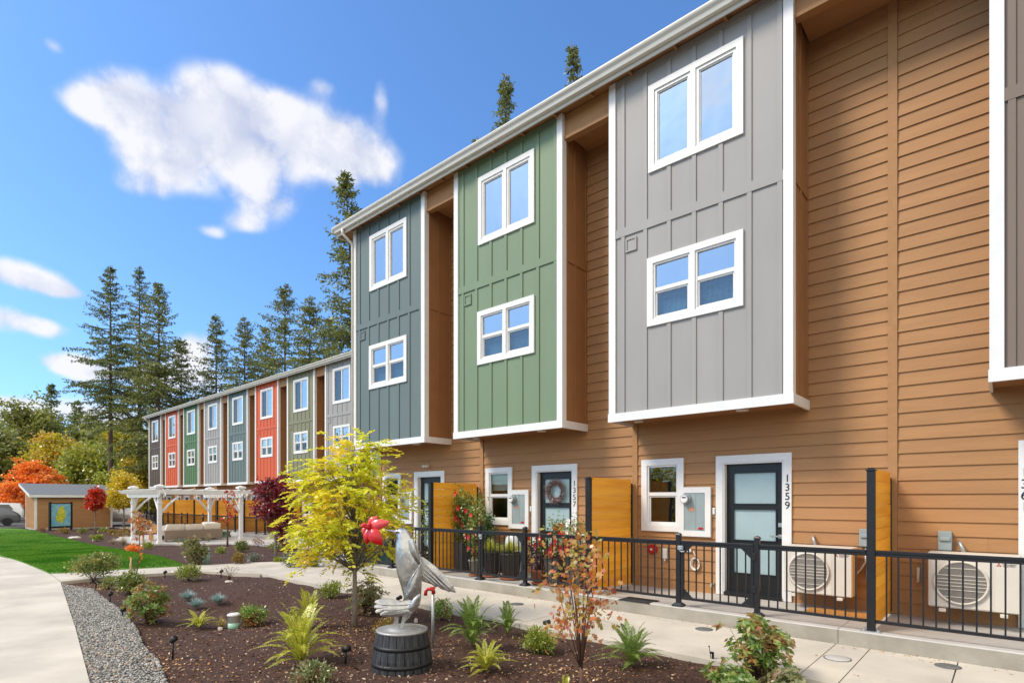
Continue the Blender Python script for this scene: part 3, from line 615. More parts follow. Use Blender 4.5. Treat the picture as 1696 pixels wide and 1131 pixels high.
def air_conditioner(px, wy, dz, label, mirror=False, group=None):
    t0 = thing('air_conditioner', label, 'air conditioner', (px, wy, dz), 0, group)
    b = MB(); w, h, d = .84, .60, .33; z = .39
    b.cbox(0, w, -.45, -.12, z, z+h, .012); body = b.build('casing', MT['ac'], t0)
    b = MB(); b.cbox(-.012, w+.012, -.462, -.108, z+h, z+h+.055, .014); b.build('lid', MT['ac'], t0)
    cx, cz, R_ = .315, z+.31, .235
    b = MB(); b.disc_y(cx, -.455, -.450, cz, R_, 40); b.build('fan_opening', MT['acdark'], t0)
    b = MB(); n = 40
    pr = [(R_+.012, -.452), (R_+.03, -.474), (R_+.004, -.474), (R_, -.456)]
    v = [(cx+r_*math.cos(2*math.pi*k/n), y, cz+r_*math.sin(2*math.pi*k/n)) for r_, y in pr for k in range(n)]
    b.add(v, [(r_*n+i, r_*n+(i+1)%n, (r_+1)*n+(i+1)%n, (r_+1)*n+i) for r_ in range(3) for i in range(n)], True)
    for k in range(-26, 27):
        x_ = k*.0088; hh = math.sqrt(max(0, R_**2-x_**2)); b.box(cx+x_-.0012, cx+x_+.0012, -.468, -.465, cz-hh, cz+hh)
    for q in (-.17,-.085,-.04,0,.04,.085,.17):
        hh = math.sqrt(R_**2-q*q); b.box(cx-hh, cx+hh, -.473, -.468, cz+q-.004, cz+q+.004)
    b.build('fan_guard', MT['ac'], t0)
    b = MB(); ring(b, .03, .60, z+.02, z+h-.02, .006, -.4545, -.450); b.box(.612,.616,-.453,-.450,z+.01,z+h-.01); b.build('front_panel_seam', MT['ac'], t0)
    lg = MB()
    for k in range(3):
        a = math.pi/2 + k*2*math.pi/3; c_ = (.655+.013*math.cos(a), z+h-.055+.013*math.sin(a)); u = (math.cos(a), math.sin(a)); p = (-u[1], u[0])
        q = [(c_[0]+u[0]*s1*.013+p[0]*s2*.008, c_[1]+u[1]*s1*.013+p[1]*s2*.008) for s1,s2 in ((1,0),(0,1),(-1,0),(0,-1))]
        lg.add([(x_, -.4535, z_) for x_, z_ in q], [(0,1,2,3)])
    lg.build('logo', MT['red'], t0)
    text('logo_text', 'MITSUBISHI\nELECTRIC', .024, (.745, -.452, z+h-.055), MT['acdark'], t0, ext=.0006, space=.8)
    for xx in (.14, .70):
        b = MB(); b.box(xx-.02, xx+.02, -.47, -.02, z-.045, z-.012); b.box(xx-.02, xx+.02, -.05, -.02, z-.045, z+.3); b.cbox(xx-.035, xx+.035, -.48, -.44, z-.05, z-.01, .005); b.build('bracket', MT['ac'], t0)
    b = MB(); b.tube([(.28,-.02,z+h+.16),(.29,-.10,z+h+.16),(.33,-.13,z+h+.05)], .022, 8); b.build('refrigerant_pipe', MT['steel'], t0)
    b = MB(); b.cbox(.07 if mirror else .86, .21 if mirror else 1.0, -.10, -.02, z+h+.06, z+h+.30, .006); b.cbox(.085 if mirror else .875, .195 if mirror else .985, -.125, -.10, z+h+.18, z+h+.23, .008); b.build('disconnect_box', MT['meterbox'], t0)
    if not mirror:
        b = MB(); b.tube([(.93,-.06,z+h+.06),(.93,-.08,z+h-.15),(.88,-.12,z+.35),(.85,-.2,z+.3)], .014, 8); b.build('conduit', MT['steel'], t0)
    return t0

def railing_section(x0, x1, y, z, parent_name, label, cat, dz=0, gate=False, group=None):
    t0 = thing(parent_name, label, cat, (x0, y, z), 0, group); L = x1-x0
    b = MB(); b.cbox(.0, L, -.028, .028, .895, .93, .006); b.cbox(.0, L, -.019, .019, .862, .897, .004); b.build('top_rail', MT['black'], t0)
    b = MB(); b.cbox(.0, L, -.019, .019, .10, .135, .004); b.build('bottom_rail', MT['black'], t0)
    k = max(2, int(round(L/.112))); b = MB()
    for i in range(1, k):
        xx = L*i/k; b.box(xx-.008, xx+.008, -.008, .008, .13, .865)
    b.build('baluster_infill', MT['black'], t0)
    if gate:
        for sx_, dx in ((.045,1),(L-.045,-1)):
            b = MB(); b.cbox(0 if dx>0 else L-.045, .045 if dx>0 else L,-.022,.022,.10,.93,.004)
            for zz, dzz in ((.135,1),(.862,-1)):
                b.add([(sx_,-.012,zz),(sx_+dx*.12,-.012,zz),(sx_,-.012,zz+dzz*.12),(sx_,.012,zz),(sx_+dx*.12,.012,zz),(sx_,.012,zz+dzz*.12)], [(0,1,2),(3,5,4),(1,4,5,2)])
            b.build('gate_stile', MT['black'], t0)
        for zz in (.30,.72):
            b = MB(); b.cbox(L-.02, L+.03, -.045, .0, zz, zz+.09, .005); b.build('hinge', MT['black'], t0)
        b = MB(); b.cbox(-.03,.05,-.06,-.02,.80,.86,.006); b.tube([(.0,-.05,.79),(.05,-.09,.78),(.09,-.08,.79)], .010, 6); b.build('latch', MT['steel'], t0)
    return t0
def post(x, y, z, label, h=1.0, group=None):
    t0 = thing('railing_post', label, 'post', (x, y, z), 0, group)
    b = MB(); b.cbox(-.032,.032,-.032,.032,.0,h,.005); b.build('shaft', MT['black'], t0)
    b = MB(); b.lathe([(.052,h),(.052,h+.012),(.036,h+.03),(.01,h+.038)], 4); b.v = [(x_*math.cos(.785)-y_*math.sin(.785), x_*math.sin(.785)+y_*math.cos(.785), z_) for x_,y_,z_ in b.v]; b.sm=[False]*len(b.sm); b.build('cap', MT['black'], t0)
    b = MB(); b.lathe([(.105,.0),(.105,.018),(.06,.05),(.046,.052)], 4); b.v = [(x_*math.cos(.785)-y_*math.sin(.785), x_*math.sin(.785)+y_*math.cos(.785), z_) for x_,y_,z_ in b.v]; b.sm=[False]*len(b.sm); b.build('base_cover', MT['black'], t0)
    return t0
def privacy_screen(x, ywall, yfront, z, label, group):
    t0 = thing('privacy_screen', label, 'privacy screen', (x, ywall, z), 0, group); L = ywall-yfront
    b = MB(); b.cbox(-.04,.04,-L-.04,-L+.04,0,1.84,.005); b.build('post', MT['black'], t0)
    b = MB(); b.box(-.05,.05,-L-.05,-L+.05,1.84,1.855); b.box(-.032,.032,-L-.032,-L+.032,1.855,1.875); b.build('post_cap', MT['black'], t0)
    b = MB(); b.box(-.10,.10,-L-.06,-L+.06,0,.014)
    for sx_ in (-.07,.07):
        for sy_ in (-.035,.035): b.box(sx_-.01,sx_+.01,-L+sy_-.01,-L+sy_+.01,.014,.035)
    b.build('base_plate', MT['steel'], t0)
    b = MB(); b.box(-.02,.02,-.075,-.035,.03,1.80); b.build('end_channel', MT['black'], t0)
    b = MB(); h = .137; rr = random.Random(int(x*10))
    for i in range(13):
        z0 = .035+i*(h+.0045); o_ = rr.uniform(-.002,.002); b.box(-.010+o_, .010+o_, -L+.045, -.077, z0, z0+h)
    bd = b.build('board_panel', MT['cedar'], t0)
    return t0

NX = -12.67; NY = 8.95
near = [('slate','blue grey three storey townhouse bay at the near row\'s left end','1355',False), ('sage','light green panelled townhouse with the wreath on its door','1357',False),
        ('grey','large pale grey townhouse with 1359 on the door trim','1359',False), ('taupe','brown panelled townhouse cut off by the right edge','1361',True)]
pl = [-12.67+.03, -8.81, -4.98, -1.15]
for i, (c_, lb, no, mir) in enumerate(near):
    townhouse(pl[i], NY, 0, c_, lb, no if i != 0 else '1355', mir, first=(i==0), last=(i==3), extras=(i==2), group='townhouses of the near row', blind=(i==1))
FX0 = -51.67; FY = 15.20; FDZ = -.36
farc = [('umber','dark brown end townhouse of the far row, above the pergola\'s left post'),('rust','orange red townhouse second from the far row\'s left end'),('moss','green townhouse between orange red and pale grey ones in far row'),
        ('grey','pale grey townhouse between green and blue grey ones in far row'),('slate','blue grey townhouse in the far row behind the pergola'),('rust','orange red townhouse rising above the burgundy maple'),
        ('olive','olive green townhouse above the yellow tree in the far row'),('grey','pale grey townhouse of the far row beside the near building corner'),('sage','far row townhouse tucked behind the near building')]
for i, (c_, lb) in enumerate(farc):
    townhouse(FX0+UW*i, FY, FDZ, c_, lb, None, False, far=True, first=(i==0), last=(i==8), group='townhouses of the far row', blind=True)

# decks: slab with a raised edge kerb
def deck(x0, x1, wy, dz, body, topm):
    b, t = MB(), MB(); y0 = wy-1.52; zt = dz+DKZ
    for i in range(int((x1-x0)/UW)+1):
        a, c = x0+UW*i, min(x1, x0+UW*(i+1))
        if c-a < .05: continue
        b.box(a+.003, c-.003, y0, y0+.18, dz-.15, zt-.012); t.box(a+.003, c-.003, y0+.182, wy+.02, dz-.15, zt-.008)
        t.add([(a+.003,y0+.001,zt-.012),(c-.003,y0+.001,zt-.012),(c-.003,y0+.012,zt),(a+.003,y0+.012,zt),(c-.003,y0+.15,zt),(a+.003,y0+.15,zt),(c-.003,y0+.18,zt-.009),(a+.003,y0+.18,zt-.009)], [(0,1,2,3),(3,2,4,5),(5,4,6,7)])
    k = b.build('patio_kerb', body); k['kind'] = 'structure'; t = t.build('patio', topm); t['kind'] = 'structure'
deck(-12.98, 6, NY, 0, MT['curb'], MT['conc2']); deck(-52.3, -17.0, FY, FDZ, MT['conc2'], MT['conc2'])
PY = 7.53
names = {0:'blue grey', 1:'light green', 2:'pale grey', 3:'brown'}
gp = 'black railing panels along the near porches'; pg = 'black posts of the near porch railing'
xs_p = [(-12.81,-11.32,-10.22,-8.90), (-8.90,-7.47,-6.36,-5.03), (-5.03,-3.505,-2.431,-1.174), (-1.174,.35,1.45,2.68)]
desc = ['in front of the blue grey townhouse','in front of the green townhouse','in front of the 1359 door','at the right edge of the porch row']
for u, (a, b_, c_, d_) in enumerate(xs_p):
    if u == 0: post(a, PY, DKZ, 'short black railing post at the left end of the concrete porch', group=pg)
    post(b_, PY, DKZ, ['short black post left of the bird sculpture beside the green box','black railing post carrying a latch among the tall planters','black railing post under the grey meter cabinet','short black post beyond the last white air conditioner'][u], group=pg)
    post(c_, PY, DKZ, ['short black post just behind the red metal flower','black gate hinge post beside the yellow green planters','black gate hinge post in front of the 1359 door','short black post past the right edge gate'][u], group=pg)
    railing_section(a+.035, b_-.035, PY, DKZ, 'porch_railing', ['black railing panel in front of the dark green porch box','black railing panel in front of the tall grey planters','long black railing panel in front of the red alarm bell','black railing panel in front of the right air conditioner'][u], 'railing', group=gp)
    railing_section(b_+.035, c_-.035, PY, DKZ, 'gate', 'black metal porch gate '+['between two posts behind the bird sculpture','in front of the yellow green grass planters','standing before the coiled white cable','beyond the right air conditioner'][u], 'gate', gate=True, group='black gates of the near porches')
    railing_section(c_+.035, d_-.045, PY, DKZ, 'porch_railing', ['short black railing panel behind the sculpture\'s head','short black railing panel with red flowers behind the thin maple','black railing panel in front of the left air conditioner','black railing panel at the building\'s right end'][u], 'railing', group=gp)
sg_ = 'orange cedar privacy screens of the near porches'
for x_, lb in ((-8.90,'orange cedar screen half hidden behind climbing plants and planters'),(-5.03,'orange cedar screen left of the alarm bell behind the thin maple'),(-1.174,'orange cedar screen with tall black post between two air conditioners')):
    privacy_screen(x_, NY-.02, PY, DKZ-.004, lb, sg_)
air_conditioner(-4.98+2.60, NY, 0, 'white wall mounted air conditioner right of the 1359 door', group='white air conditioners')
air_conditioner(-8.81+2.60, NY, 0, 'white air conditioner behind the thin maple beside the wreath door', group='white air conditioners')
air_conditioner(-.735, NY, 0, 'white wall mounted air conditioner at the right edge', mirror=True, group='white air conditioners')
# far porches
for i in range(9):
    x = FX0+UW*i; a, b_, c_, d_ = x-.09, x+1.47, x+2.55, x+UW-.09
    hidden = i < 1
    ords = ['first','second','third','fourth','fifth','sixth','seventh','eighth','ninth'][i]
    z = FDZ+DKZ
    for xx, nm in ((b_,'left'),(c_,'right')): post(xx, FY-1.42, z, f'distant black gate post, {nm} one of the {ords} far porch from the left', group='black posts of the far porch railing')
    railing_section(a+.035, b_-.035, FY-1.42, z, 'porch_railing', f'distant black railing left of the gate at the {ords} far porch', 'railing', group='black railing panels along the far porches')
    railing_section(b_+.035, c_-.035, FY-1.42, z, 'gate', f'distant black gate of the {ords} far porch from the left', 'gate', gate=True, group='black gates of the far porches')
    railing_section(c_+.035, d_-.045, FY-1.42, z, 'porch_railing', f'distant black railing right of the gate at the {ords} far porch', 'railing', group='black railing panels along the far porches')
    privacy_screen(x+UW-.05, FY-.02, FY-1.42, z-.004, f'orange cedar screen on the {ords} far porch from the left', 'orange cedar screens of the far porches')

# ------------------------------------------------------------------ pergola, seating, shed, sign, cars
def pergola():
    x0, x1, y0, y1 = -33.72, -29.62, 8.66, 12.36; z = -.35; w = .085
    t0 = thing('pergola', 'white pergola with curved brace posts over the outdoor sofa', 'pergola', (0, 0, z))
    for x in (x0, x1):
        for y in (y0, y1):
            b = MB(); b.cbox(x-w,x+w,y-w,y+w,0,2.62,.012); b.cbox(x-w-.03,x+w+.03,y-w-.03,y+w+.03,0,.12,.01); b.cbox(x-w-.025,x+w+.025,y-w-.025,y+w+.025,1.86,1.93,.01); po = b.build('post', MT['white'], t0)
            b = MB(); b.prism([(x-.19,y-.19),(x+.19,y-.19),(x+.19,y+.19),(x-.19,y+.19)], 2.62, 2.70); b.add([(x-.19,y-.19,2.70),(x+.19,y-.19,2.70),(x+.19,y+.19,2.70),(x-.19,y+.19,2.70),(x,y,2.78)], [(0,1,4),(1,2,4),(2,3,4),(3,0,4)])
            b.box(x-.13,x+.13,y-.13,y+.13,2.55,2.62); b.build('post_cap', MT['white'], po)
            for dx, dy in ((1 if x==x0 else -1, 0), (0, 1 if y==y0 else -1)):
                b = MB(); pts = [(x+dx*(w+.72*q), y+dy*(w+.72*q), 1.45+.74*q+.06*math.sin(q*math.pi)) for q in np.linspace(0,1,7)]
                b.tube(pts, .055, 4, smooth=False); b.build('brace', MT['white'], t0)
    for y in (y0, y1):
        for o_ in (-.12,.12):
            b = MB(); prof = [(x0-.62,2.36),(x0-.45,2.20),(x0-.3,2.16),(x1+.3,2.16),(x1+.45,2.20),(x1+.62,2.36)]
            v = [(px_, y+o_-.022, pz) for px_, pz in prof]+[(px_, y+o_+.022, pz) for px_, pz in prof]; b.add(v, [tuple(range(6)), tuple(range(6,12))[::-1]]+[(i,6+i,6+(i+1)%6,(i+1)%6) for i in range(6)])
            b.build('beam', MT['white'], t0)
    n = 15
    for i in range(n):
        x = x0-.25+(x1-x0+.5)*i/(n-1); b = MB(); prof = [(y0-.62,2.52),(y0-.5,2.38),(y0-.4,2.34),(y1+.4,2.34),(y1+.5,2.38),(y1+.62,2.52)]
        v = [(x-.02, py_, pz) for py_, pz in prof]+[(x+.02, py_, pz) for py_, pz in prof]; b.add(v, [tuple(range(6))[::-1], tuple(range(6,12))]+[(i_,(i_+1)%6,6+(i_+1)%6,6+i_) for i_ in range(6)])
        b.build('rafter', MT['white'], t0)
    for i in range(9):
        y = y0-.3+(y1-y0+.6)*i/8; b = MB(); b.box(x0-.5,x1+.5,y-.018,y+.018,2.522,2.555); b.build('slat', MT['white'], t0)
pergola()
MT['cushion'] = mat('cushion_fabric', (.74,.68,.58), .95, var=.05, scale=6, bump=.3, bscale=60)
MT['wicker'] = mat('wicker', (.30,.235,.175), .8, var=.3, scale=60, stretch=(1,1,3), bump=.9, bscale=120)
MT['teak'] = mat('teak', (.50,.26,.10), .55, var=.2, scale=6, stretch=(.3,1,1))
def cushion(b, x0,x1,y0,y1,z0,z1):
    n = 8; v = []; 
    for k, (zz, s_) in enumerate([(z0,.90),(z0+.03,.985),((z0+z1)/2,1.0),(z1-.03,.97),(z1,.86)]):
        for a in range(24):
            t = 2*math.pi*a/24; c, s2 = math.cos(t), math.sin(t); e = .35
            v.append(((x0+x1)/2+(x1-x0)/2*s_*math.copysign(abs(c)**e,c), (y0+y1)/2+(y1-y0)/2*s_*math.copysign(abs(s2)**e,s2), zz))
    fs = [tuple(range(24))[::-1], tuple(range(96,120))]+[(k*24+i,k*24+(i+1)%24,(k+1)*24+(i+1)%24,(k+1)*24+i) for k in range(4) for i in range(24)]
    b.add(v, fs, True)
def sofa(loc, rz, L, label, group=None):
    t0 = thing('sofa', label, 'sofa', loc, rz, group); Dp = .85
    b = MB(); b.cbox(-L/2,L/2,0,Dp,.12,.34,.02); b.build('base', MT['wicker'], t0)
    b = MB(); v = [(x,y,z) for z, o_ in ((.12,0),(.56,-.12)) for x, y in ((-L/2,o_),(L/2,o_),(L/2,o_+.05),(-L/2,o_+.05))]; b.add(v, [(0,3,2,1),(4,5,6,7),(0,1,5,4),(1,2,6,5),(2,3,7,6),(3,0,4,7)]); b.build('backrest', MT['wicker'], t0)
    for sx_ in (-1,1):
        b = MB(); b.cbox(sx_*L/2-(.06 if sx_>0 else 0), sx_*L/2+(.06 if sx_<0 else 0), 0, Dp, .12, .58, .015); b.build('armrest', MT['wicker'], t0)
        for yy in (.05, Dp-.05): b = MB(); b.cbox(sx_*(L/2-.06)-.02, sx_*(L/2-.06)+.02, yy-.02, yy+.02, 0, .12, .004); b.build('leg', MT['wicker'], t0)
    n = max(1,int(round(L/.8))); w = (L-.14)/n
    for i in range(n):
        a = -L/2+.07+w*i
        b = MB(); cushion(b, a+.01, a+w-.01, .08, Dp, .34, .48); b.build('seat_cushion', MT['cushion'], t0)
        b = MB(); cushion(b, a+.01, a+w-.01, 0.0, .2, .46, .86-.02*(i%2)); b.v = [(x,y-.10*(z-.46)/.4+.02*math.sin(x*9),z) for x,y,z in b.v]; b.build('back_cushion', MT['cushion'], t0)
    return t0
# back of the long sofa faces the camera side (its back runs along y on the +x side of the pergola)
sofa((-30.35, 10.4, -.35), math.radians(90), 2.65, 'long taupe wicker sofa with cream cushions turned away under the pergola', 'cream cushioned patio sofas')
sofa((-32.4, 11.9, -.35), math.radians(180), 1.9, 'smaller cream cushioned sofa behind the long wicker sofa', 'cream cushioned patio sofas')
def wood_chair(loc, rz, label):
    t0 = thing('patio_chair', label, 'chair', loc, rz, 'wooden chairs under the pergola')
    for sx_ in (-.25,.25):
        for sy_ in (-.25,.25): b = MB(); b.cbox(sx_-.025,sx_+.025,sy_-.025,sy_+.025,0,.42 if sy_<0 else .8,.004); b.build('leg', MT['teak'], t0)
    b = MB()
    for i in range(6): b.box(-.28,.28,-.28+.095*i,-.28+.095*i+.08,.42,.445)
    b.build('seat', MT['teak'], t0)
    b = MB()
    for i in range(4): b.box(-.22,.22,.24,.26,.5+.08*i,.55+.08*i)
    b.build('backrest', MT['teak'], t0)
wood_chair((-31.6, 8.9, -.35), .4, 'small wooden chair just behind the pergola\'s front post'); wood_chair((-32.8, 9.2, -.35), -.9, 'small wooden chair near the pergola\'s far left post')
t0 = thing('coffee_table', 'low wooden table between the chairs and sofa under pergola', 'table', (-31.9, 10.0, -.35))
b = MB()
for i in range(7): b.box(-.35+.1*i,-.35+.1*i+.09,-.5,.5,.36,.39)
b.build('tabletop', MT['teak'], t0)
for sx_ in (-.3,.3):
    for sy_ in (-.45,.45): b = MB(); b.cbox(sx_-.03,sx_+.03,sy_-.03,sy_+.03,0,.36,.004); b.build('leg', MT['teak'], t0)
MT['green_util'] = mat('utility_green', (.17,.30,.22), .6, var=.06)
gx, gy, gz = G(371, 889); t0 = thing('utility_box', 'pale green ribbed utility box beside the pergola post', 'utility box', (gx, gy, gz), .6)
b = MB(); b.cbox(-.28,.28,-.22,.22,0,.10,.01); b.cbox(-.25,.25,-.19,.19,.10,.27,.01); b.build('casing', MT['green_util'], t0)
b = MB(); b.cbox(-.31,.31,-.25,.25,.27,.33,.015); b.build('lid', MT['green_util'], t0)

def shed():
    x0, x1, y0, y1, z = -54.9, -51.1, 7.25, 11.75, -.36
    t0 = thing('shed', 'low tan shed with sloping grey roof beyond the lawn', 'shed', (0,0,z))
    b = MB(); 
    n = 13
    for i in range(n):   # lap boards on four sides
        za, zb = .0+.178*i, .0+.178*(i+1)
        b.add([(x1+.016,y0,za),(x1+.016,y1,za),(x1+.004,y1,zb),(x1+.004,y0,zb),(x1-.01,y0,za),(x1-.01,y1,za)], [(0,1,2,3),(4,5,1,0)])
    for i in range(16):
        za, zb = .178*i, .178*(i+1); xr = x1 if za < 2.2 else x1-(za-2.2)/.178*.95
        for yy, sg in ((y0,-1),(y1,1)):
            if xr > x0+.1: b.add([(x0,yy+sg*.016,za),(xr,yy+sg*.016,za),(xr,yy+sg*.004,zb),(x0,yy+sg*.004,zb),(x0,yy,za),(xr,yy,za)], [(0,1,2,3),(4,5,1,0)])
    b.box(x0,x1-.02,y0+.01,y1-.01,0,2.2); b.build('wall', MT['siding'], t0)
    b = MB()
    for xx in (x0,x1):
        for yy, sg in ((y0,-1),(y1,1)): b.box(xx-(.10 if xx==x1 else .02), xx+(.022 if xx==x1 else .10), yy+(sg*.022 if sg<0 else -.10), yy+(.10 if sg<0 else .022), 0, 2.3 if xx==x1 else 2.9)
    b.build('corner_trim', MT['white'], t0)
    b = MB(); xl, xh = x1+.35, x0-.35; zl, zh = 2.30, 3.16
    v = [(xl,y0-.35,zl),(xl,y1+.35,zl),(xh,y1+.35,zh),(xh,y0-.35,zh)]; b.add([(a,c,e+.14) for a,c,e in v]+[(a,c,e+.12) for a,c,e in v], [(0,1,2,3),(7,6,5,4),(0,4,5,1),(1,5,6,2),(2,6,7,3),(3,7,4,0)]); b.build('roof', MT['roof'], t0)
    b = MB(); b.box(xl-.02,xl+.01,y0-.36,y1+.36,zl-.06,zl+.118)
    for yy in (y0-.37,y1+.34):
        b.add([(xl,yy,zl-.06),(xl,yy+.03,zl-.06),(xl,yy+.03,zl+.118),(xl,yy,zl+.118),(xh,yy,zh-.06),(xh,yy+.03,zh-.06),(xh,yy+.03,zh+.118),(xh,yy,zh+.118)], [(0,1,2,3),(4,7,6,5),(0,4,5,1),(1,5,6,2),(2,6,7,3),(3,7,4,0)])
    b.build('fascia', MT['white'], t0)
    b = MB(); b.add([(xl-.02,y0-.34,zl+.0),(xl-.02,y1+.34,zl),(xh+.02,y1+.34,zh),(xh+.02,y0-.34,zh)], [(3,2,1,0)]); b.build('soffit', MT['siding_shade'], t0)
    b = MB(); b.box(x0-.02,x1+.02,y0-.02,y1+.02,-.2,.02); b.build('foundation', MT['conc2'], t0)
shed()
# map sign in front of the shed
def map_sign():
    x, ya, yb, z = -50.2, 9.02, 10.27, -.36
    xa, ya_, _ = G(82.5, 878.5); xb, yb_, _ = G(114, 877); t0 = thing('map_sign', 'framed blue and green map board on two black posts', 'sign', (xa, ya_, -.36), math.atan2(yb_-ya_, xb-xa)-math.pi/2)
    L = 1.36
    for yy in (0, L): b = MB(); b.cbox(-.06,.06,yy-.06,yy+.06,0,1.93,.008); b.build('post', MT['black'], t0)
    b = MB(); b.box(-.03,.05,.06,L-.06,1.80,1.86); b.box(-.03,.05,.06,L-.06,.16,.28); b.build('frame', MT['black'], t0)
    m = mat('map_print', (.10,.38,.52), .5, col2=(.30,.62,.72), scale=3.2, ramp=(.3,.7)); b = MB(); b.box(-.02,.03,.06,L-.06,.28,1.80); b.build('map_panel', m, t0)
    m = mat('map_land', (.30,.45,.03), .5, col2=(.75,.70,.08), scale=9, ramp=(.35,.6)); r_ = random.Random(4); b = MB(); pts = []
    for k in range(28):
        a = 2*math.pi*k/28; rr = (.75+.25*r_.random()); pts.append((L/2+.34*rr*math.cos(a)+.05*math.sin(a*1.0), 1.06+.62*rr*math.sin(a)))
    b.add([(.034,p_,q_) for p_,q_ in pts], [tuple(range(28))]); b.build('map_land', m, t0)
map_sign()

def car(loc, rz, label, col, kind='hatch'):
    m = mat(label.split()[0]+'_car_paint_'+kind, col, .25, metal=.2, var=.02, spec=.6); L = 4.2; W = .88
    t0 = thing('parked_car', label, 'car', loc, rz, 'cars parked beyond the shed')
    up = [(-2.1,.55),(-2.05,.80),(-1.25,.93),(-.55,1.38),(.5,1.48),(1.35,1.38),(1.95,.95),(2.1,.75),(2.1,.45)] if kind=='hatch' else [(-2.25,.6),(-2.2,1.0),(-1.2,1.12),(-.6,1.68),(.6,1.76),(2.0,1.70),(2.25,1.1),(2.25,.9),(2.25,.5)]
    prof = up + [(up[-1][0]-.02,.30),(up[0][0]+.05,.30)]
    n = len(prof); rings = []
    for y, s_, dz in ((-W,.93,-.0),(-W+.06,1,0),(W-.06,1,0),(W,.93,0)):
        rings.append([(px_*s_, (y if pz<1.0 else y*.80), .3+(pz-.3)*(1 if abs(y)<W-.01 else .975)) for px_, pz in prof])
    b = MB(); v = [q for r_ in rings for q in r_]; b.add(v, [tuple(range(n)), tuple(range(3*n,4*n))[::-1]]+[(k*n+i,(k+1)*n+i,(k+1)*n+(i+1)%n,k*n+(i+1)%n) for k in range(3) for i in range(n)], True); b.build('body', m, t0)
    top = 1.36 if kind=='hatch' else 1.62; low = .95 if kind=='hatch' else 1.12
    wg = MT.setdefault('carglass', mat('car_window', (.02,.025,.03), .08, spec=.9))
    for sg in (-1,1):
        b = MB(); y = sg*(W*.80+.012); b.add([(-1.0,y*1.08,low+.02),(1.5,y*1.08,low+.02),(1.2,y,top-.04),(-.45,y,top-.04)], [(0,1,2,3) if sg<0 else (3,2,1,0)]); b.build('side_window', wg, t0)
    b = MB(); b.add([(-1.22,-.66,low+.01),(-1.22,.66,low+.01),(-.60,.58,top),(-.60,-.58,top)], [(0,3,2,1)]); b.v=[(x-.03,y,z+.02) for x,y,z in b.v]; b.build('windscreen', wg, t0)
    for sx_ in (-1.3,1.3):
        for sg in (-1,1):
            b = MB(); b.disc_y(sx_, sg*(W+.01)-.1, sg*(W+.01)+.0, .32, .32, 24); wh_ = b.build('wheel', MT['black'], t0)
            b = MB(); b.disc_y(sx_, sg*(W+.02)-.01, sg*(W+.02), .32, .20, 16); b.build('rim', MT['nickel'], wh_)
    for sg in (-1,1):
        b = MB(); b.cbox(up[0][0]-.0, up[0][0]+.15, sg*.68-.16, sg*.68+.16, up[0][1]+.08, up[0][1]+.22, .02); b.build('headlight', MT['nickel'], t0)
    b = MB(); b.cbox(up[0][0]-.01, up[0][0]+.04, -.42, .42, .48, .66, .01); b.build('grille', MT['black'], t0)
    for sg in (-1,1):
        b = MB(); b.cbox(-.95,-.80,sg*(W+.03)-.08,sg*(W+.03)+.08,low,low+.13,.02); b.build('wing_mirror', m, t0)
x, y = atd(205, 46.5); car((x, y, -.36), math.radians(252), 'white hatchback parked behind the shed beside a yellow tree', (.68,.69,.70))
x, y = atd(-24, 44.5); car((x, y, -.36), math.radians(262+180), 'dark grey car nose at the left edge below a white one', (.13,.14,.15))
x, y = atd(-14, 51); car((x, y, -.30), math.radians(262+180), 'white tall car at the left edge behind the dark grey one', (.7,.7,.7), 'suv')
t0 = thing('retaining_wall', 'low grey block wall behind the cars left of the shed', 'wall', (0,0,-.36)); x, y = atd(-60, 58); x2, y2 = atd(40, 64)
b = MB(); b.prism([(x,y),(x2,y2),(x2-.4,y2+.3),(x-.4,y+.3)], 0, .95); b.build('block_face', MT['curb'], t0); b = MB(); b.prism([(x+.05,y-.06),(x2+.05,y2-.06),(x2-.45,y2+.36),(x-.45,y+.36)], .95, 1.03); b.build('coping', MT['conc2'], t0)

# ------------------------------------------------------------------ small garden hardware
MT['pipe_green'] = mat('pipe_green', (.30,.52,.40), .5, var=.06); MT['pipe_cap'] = mat('pipe_cap', (.66,.66,.62), .5, var=.08)
def cleanout(px, py, h, rad, label, band=.6):
    x, y, z = G(px, py); t0 = thing('drain_standpipe', label, 'standpipe', (x, y, mulch_z(x,y)-.02), 0, None)
    b = MB(); b.lathe([(rad,0),(rad,h*band)], 20); b.build('pipe', MT['pipe_green'], t0)
    b = MB(); b.lathe([(rad*1.0,h*band),(rad*1.0,h*.86),(rad*1.15,h*.865),(rad*1.15,h*.95),(rad*.9,h),(rad*.3,h)], 20); b.build('cap', MT['pipe_cap'], t0)
cleanout(342, 930.5, .50, .088, 'tall pale green standpipe with a white cap beside the round shrub', .80)
cleanout(387, 1023, .235, .075, 'short green and white standpipe among the blue grass tufts', .45)
def path_light(px, py, h, label, lean=0):
    x, y, z = G(px, py); t0 = thing('garden_spotlight', label, 'spotlight', (x, y, mulch_z(x,y)-.02), lean, 'black stake lights and spouts in the beds')
    b = MB(); b.tube([(0,0,0),(.01,0,h*.8)], .011, 8); b.build('stake', MT['black'], t0)
    b = MB(); b.tube([(-.03,0,h*.80),(.06,0,h*.96)], [.028,.034], 10); b.build('lamp_head', MT['black'], t0)
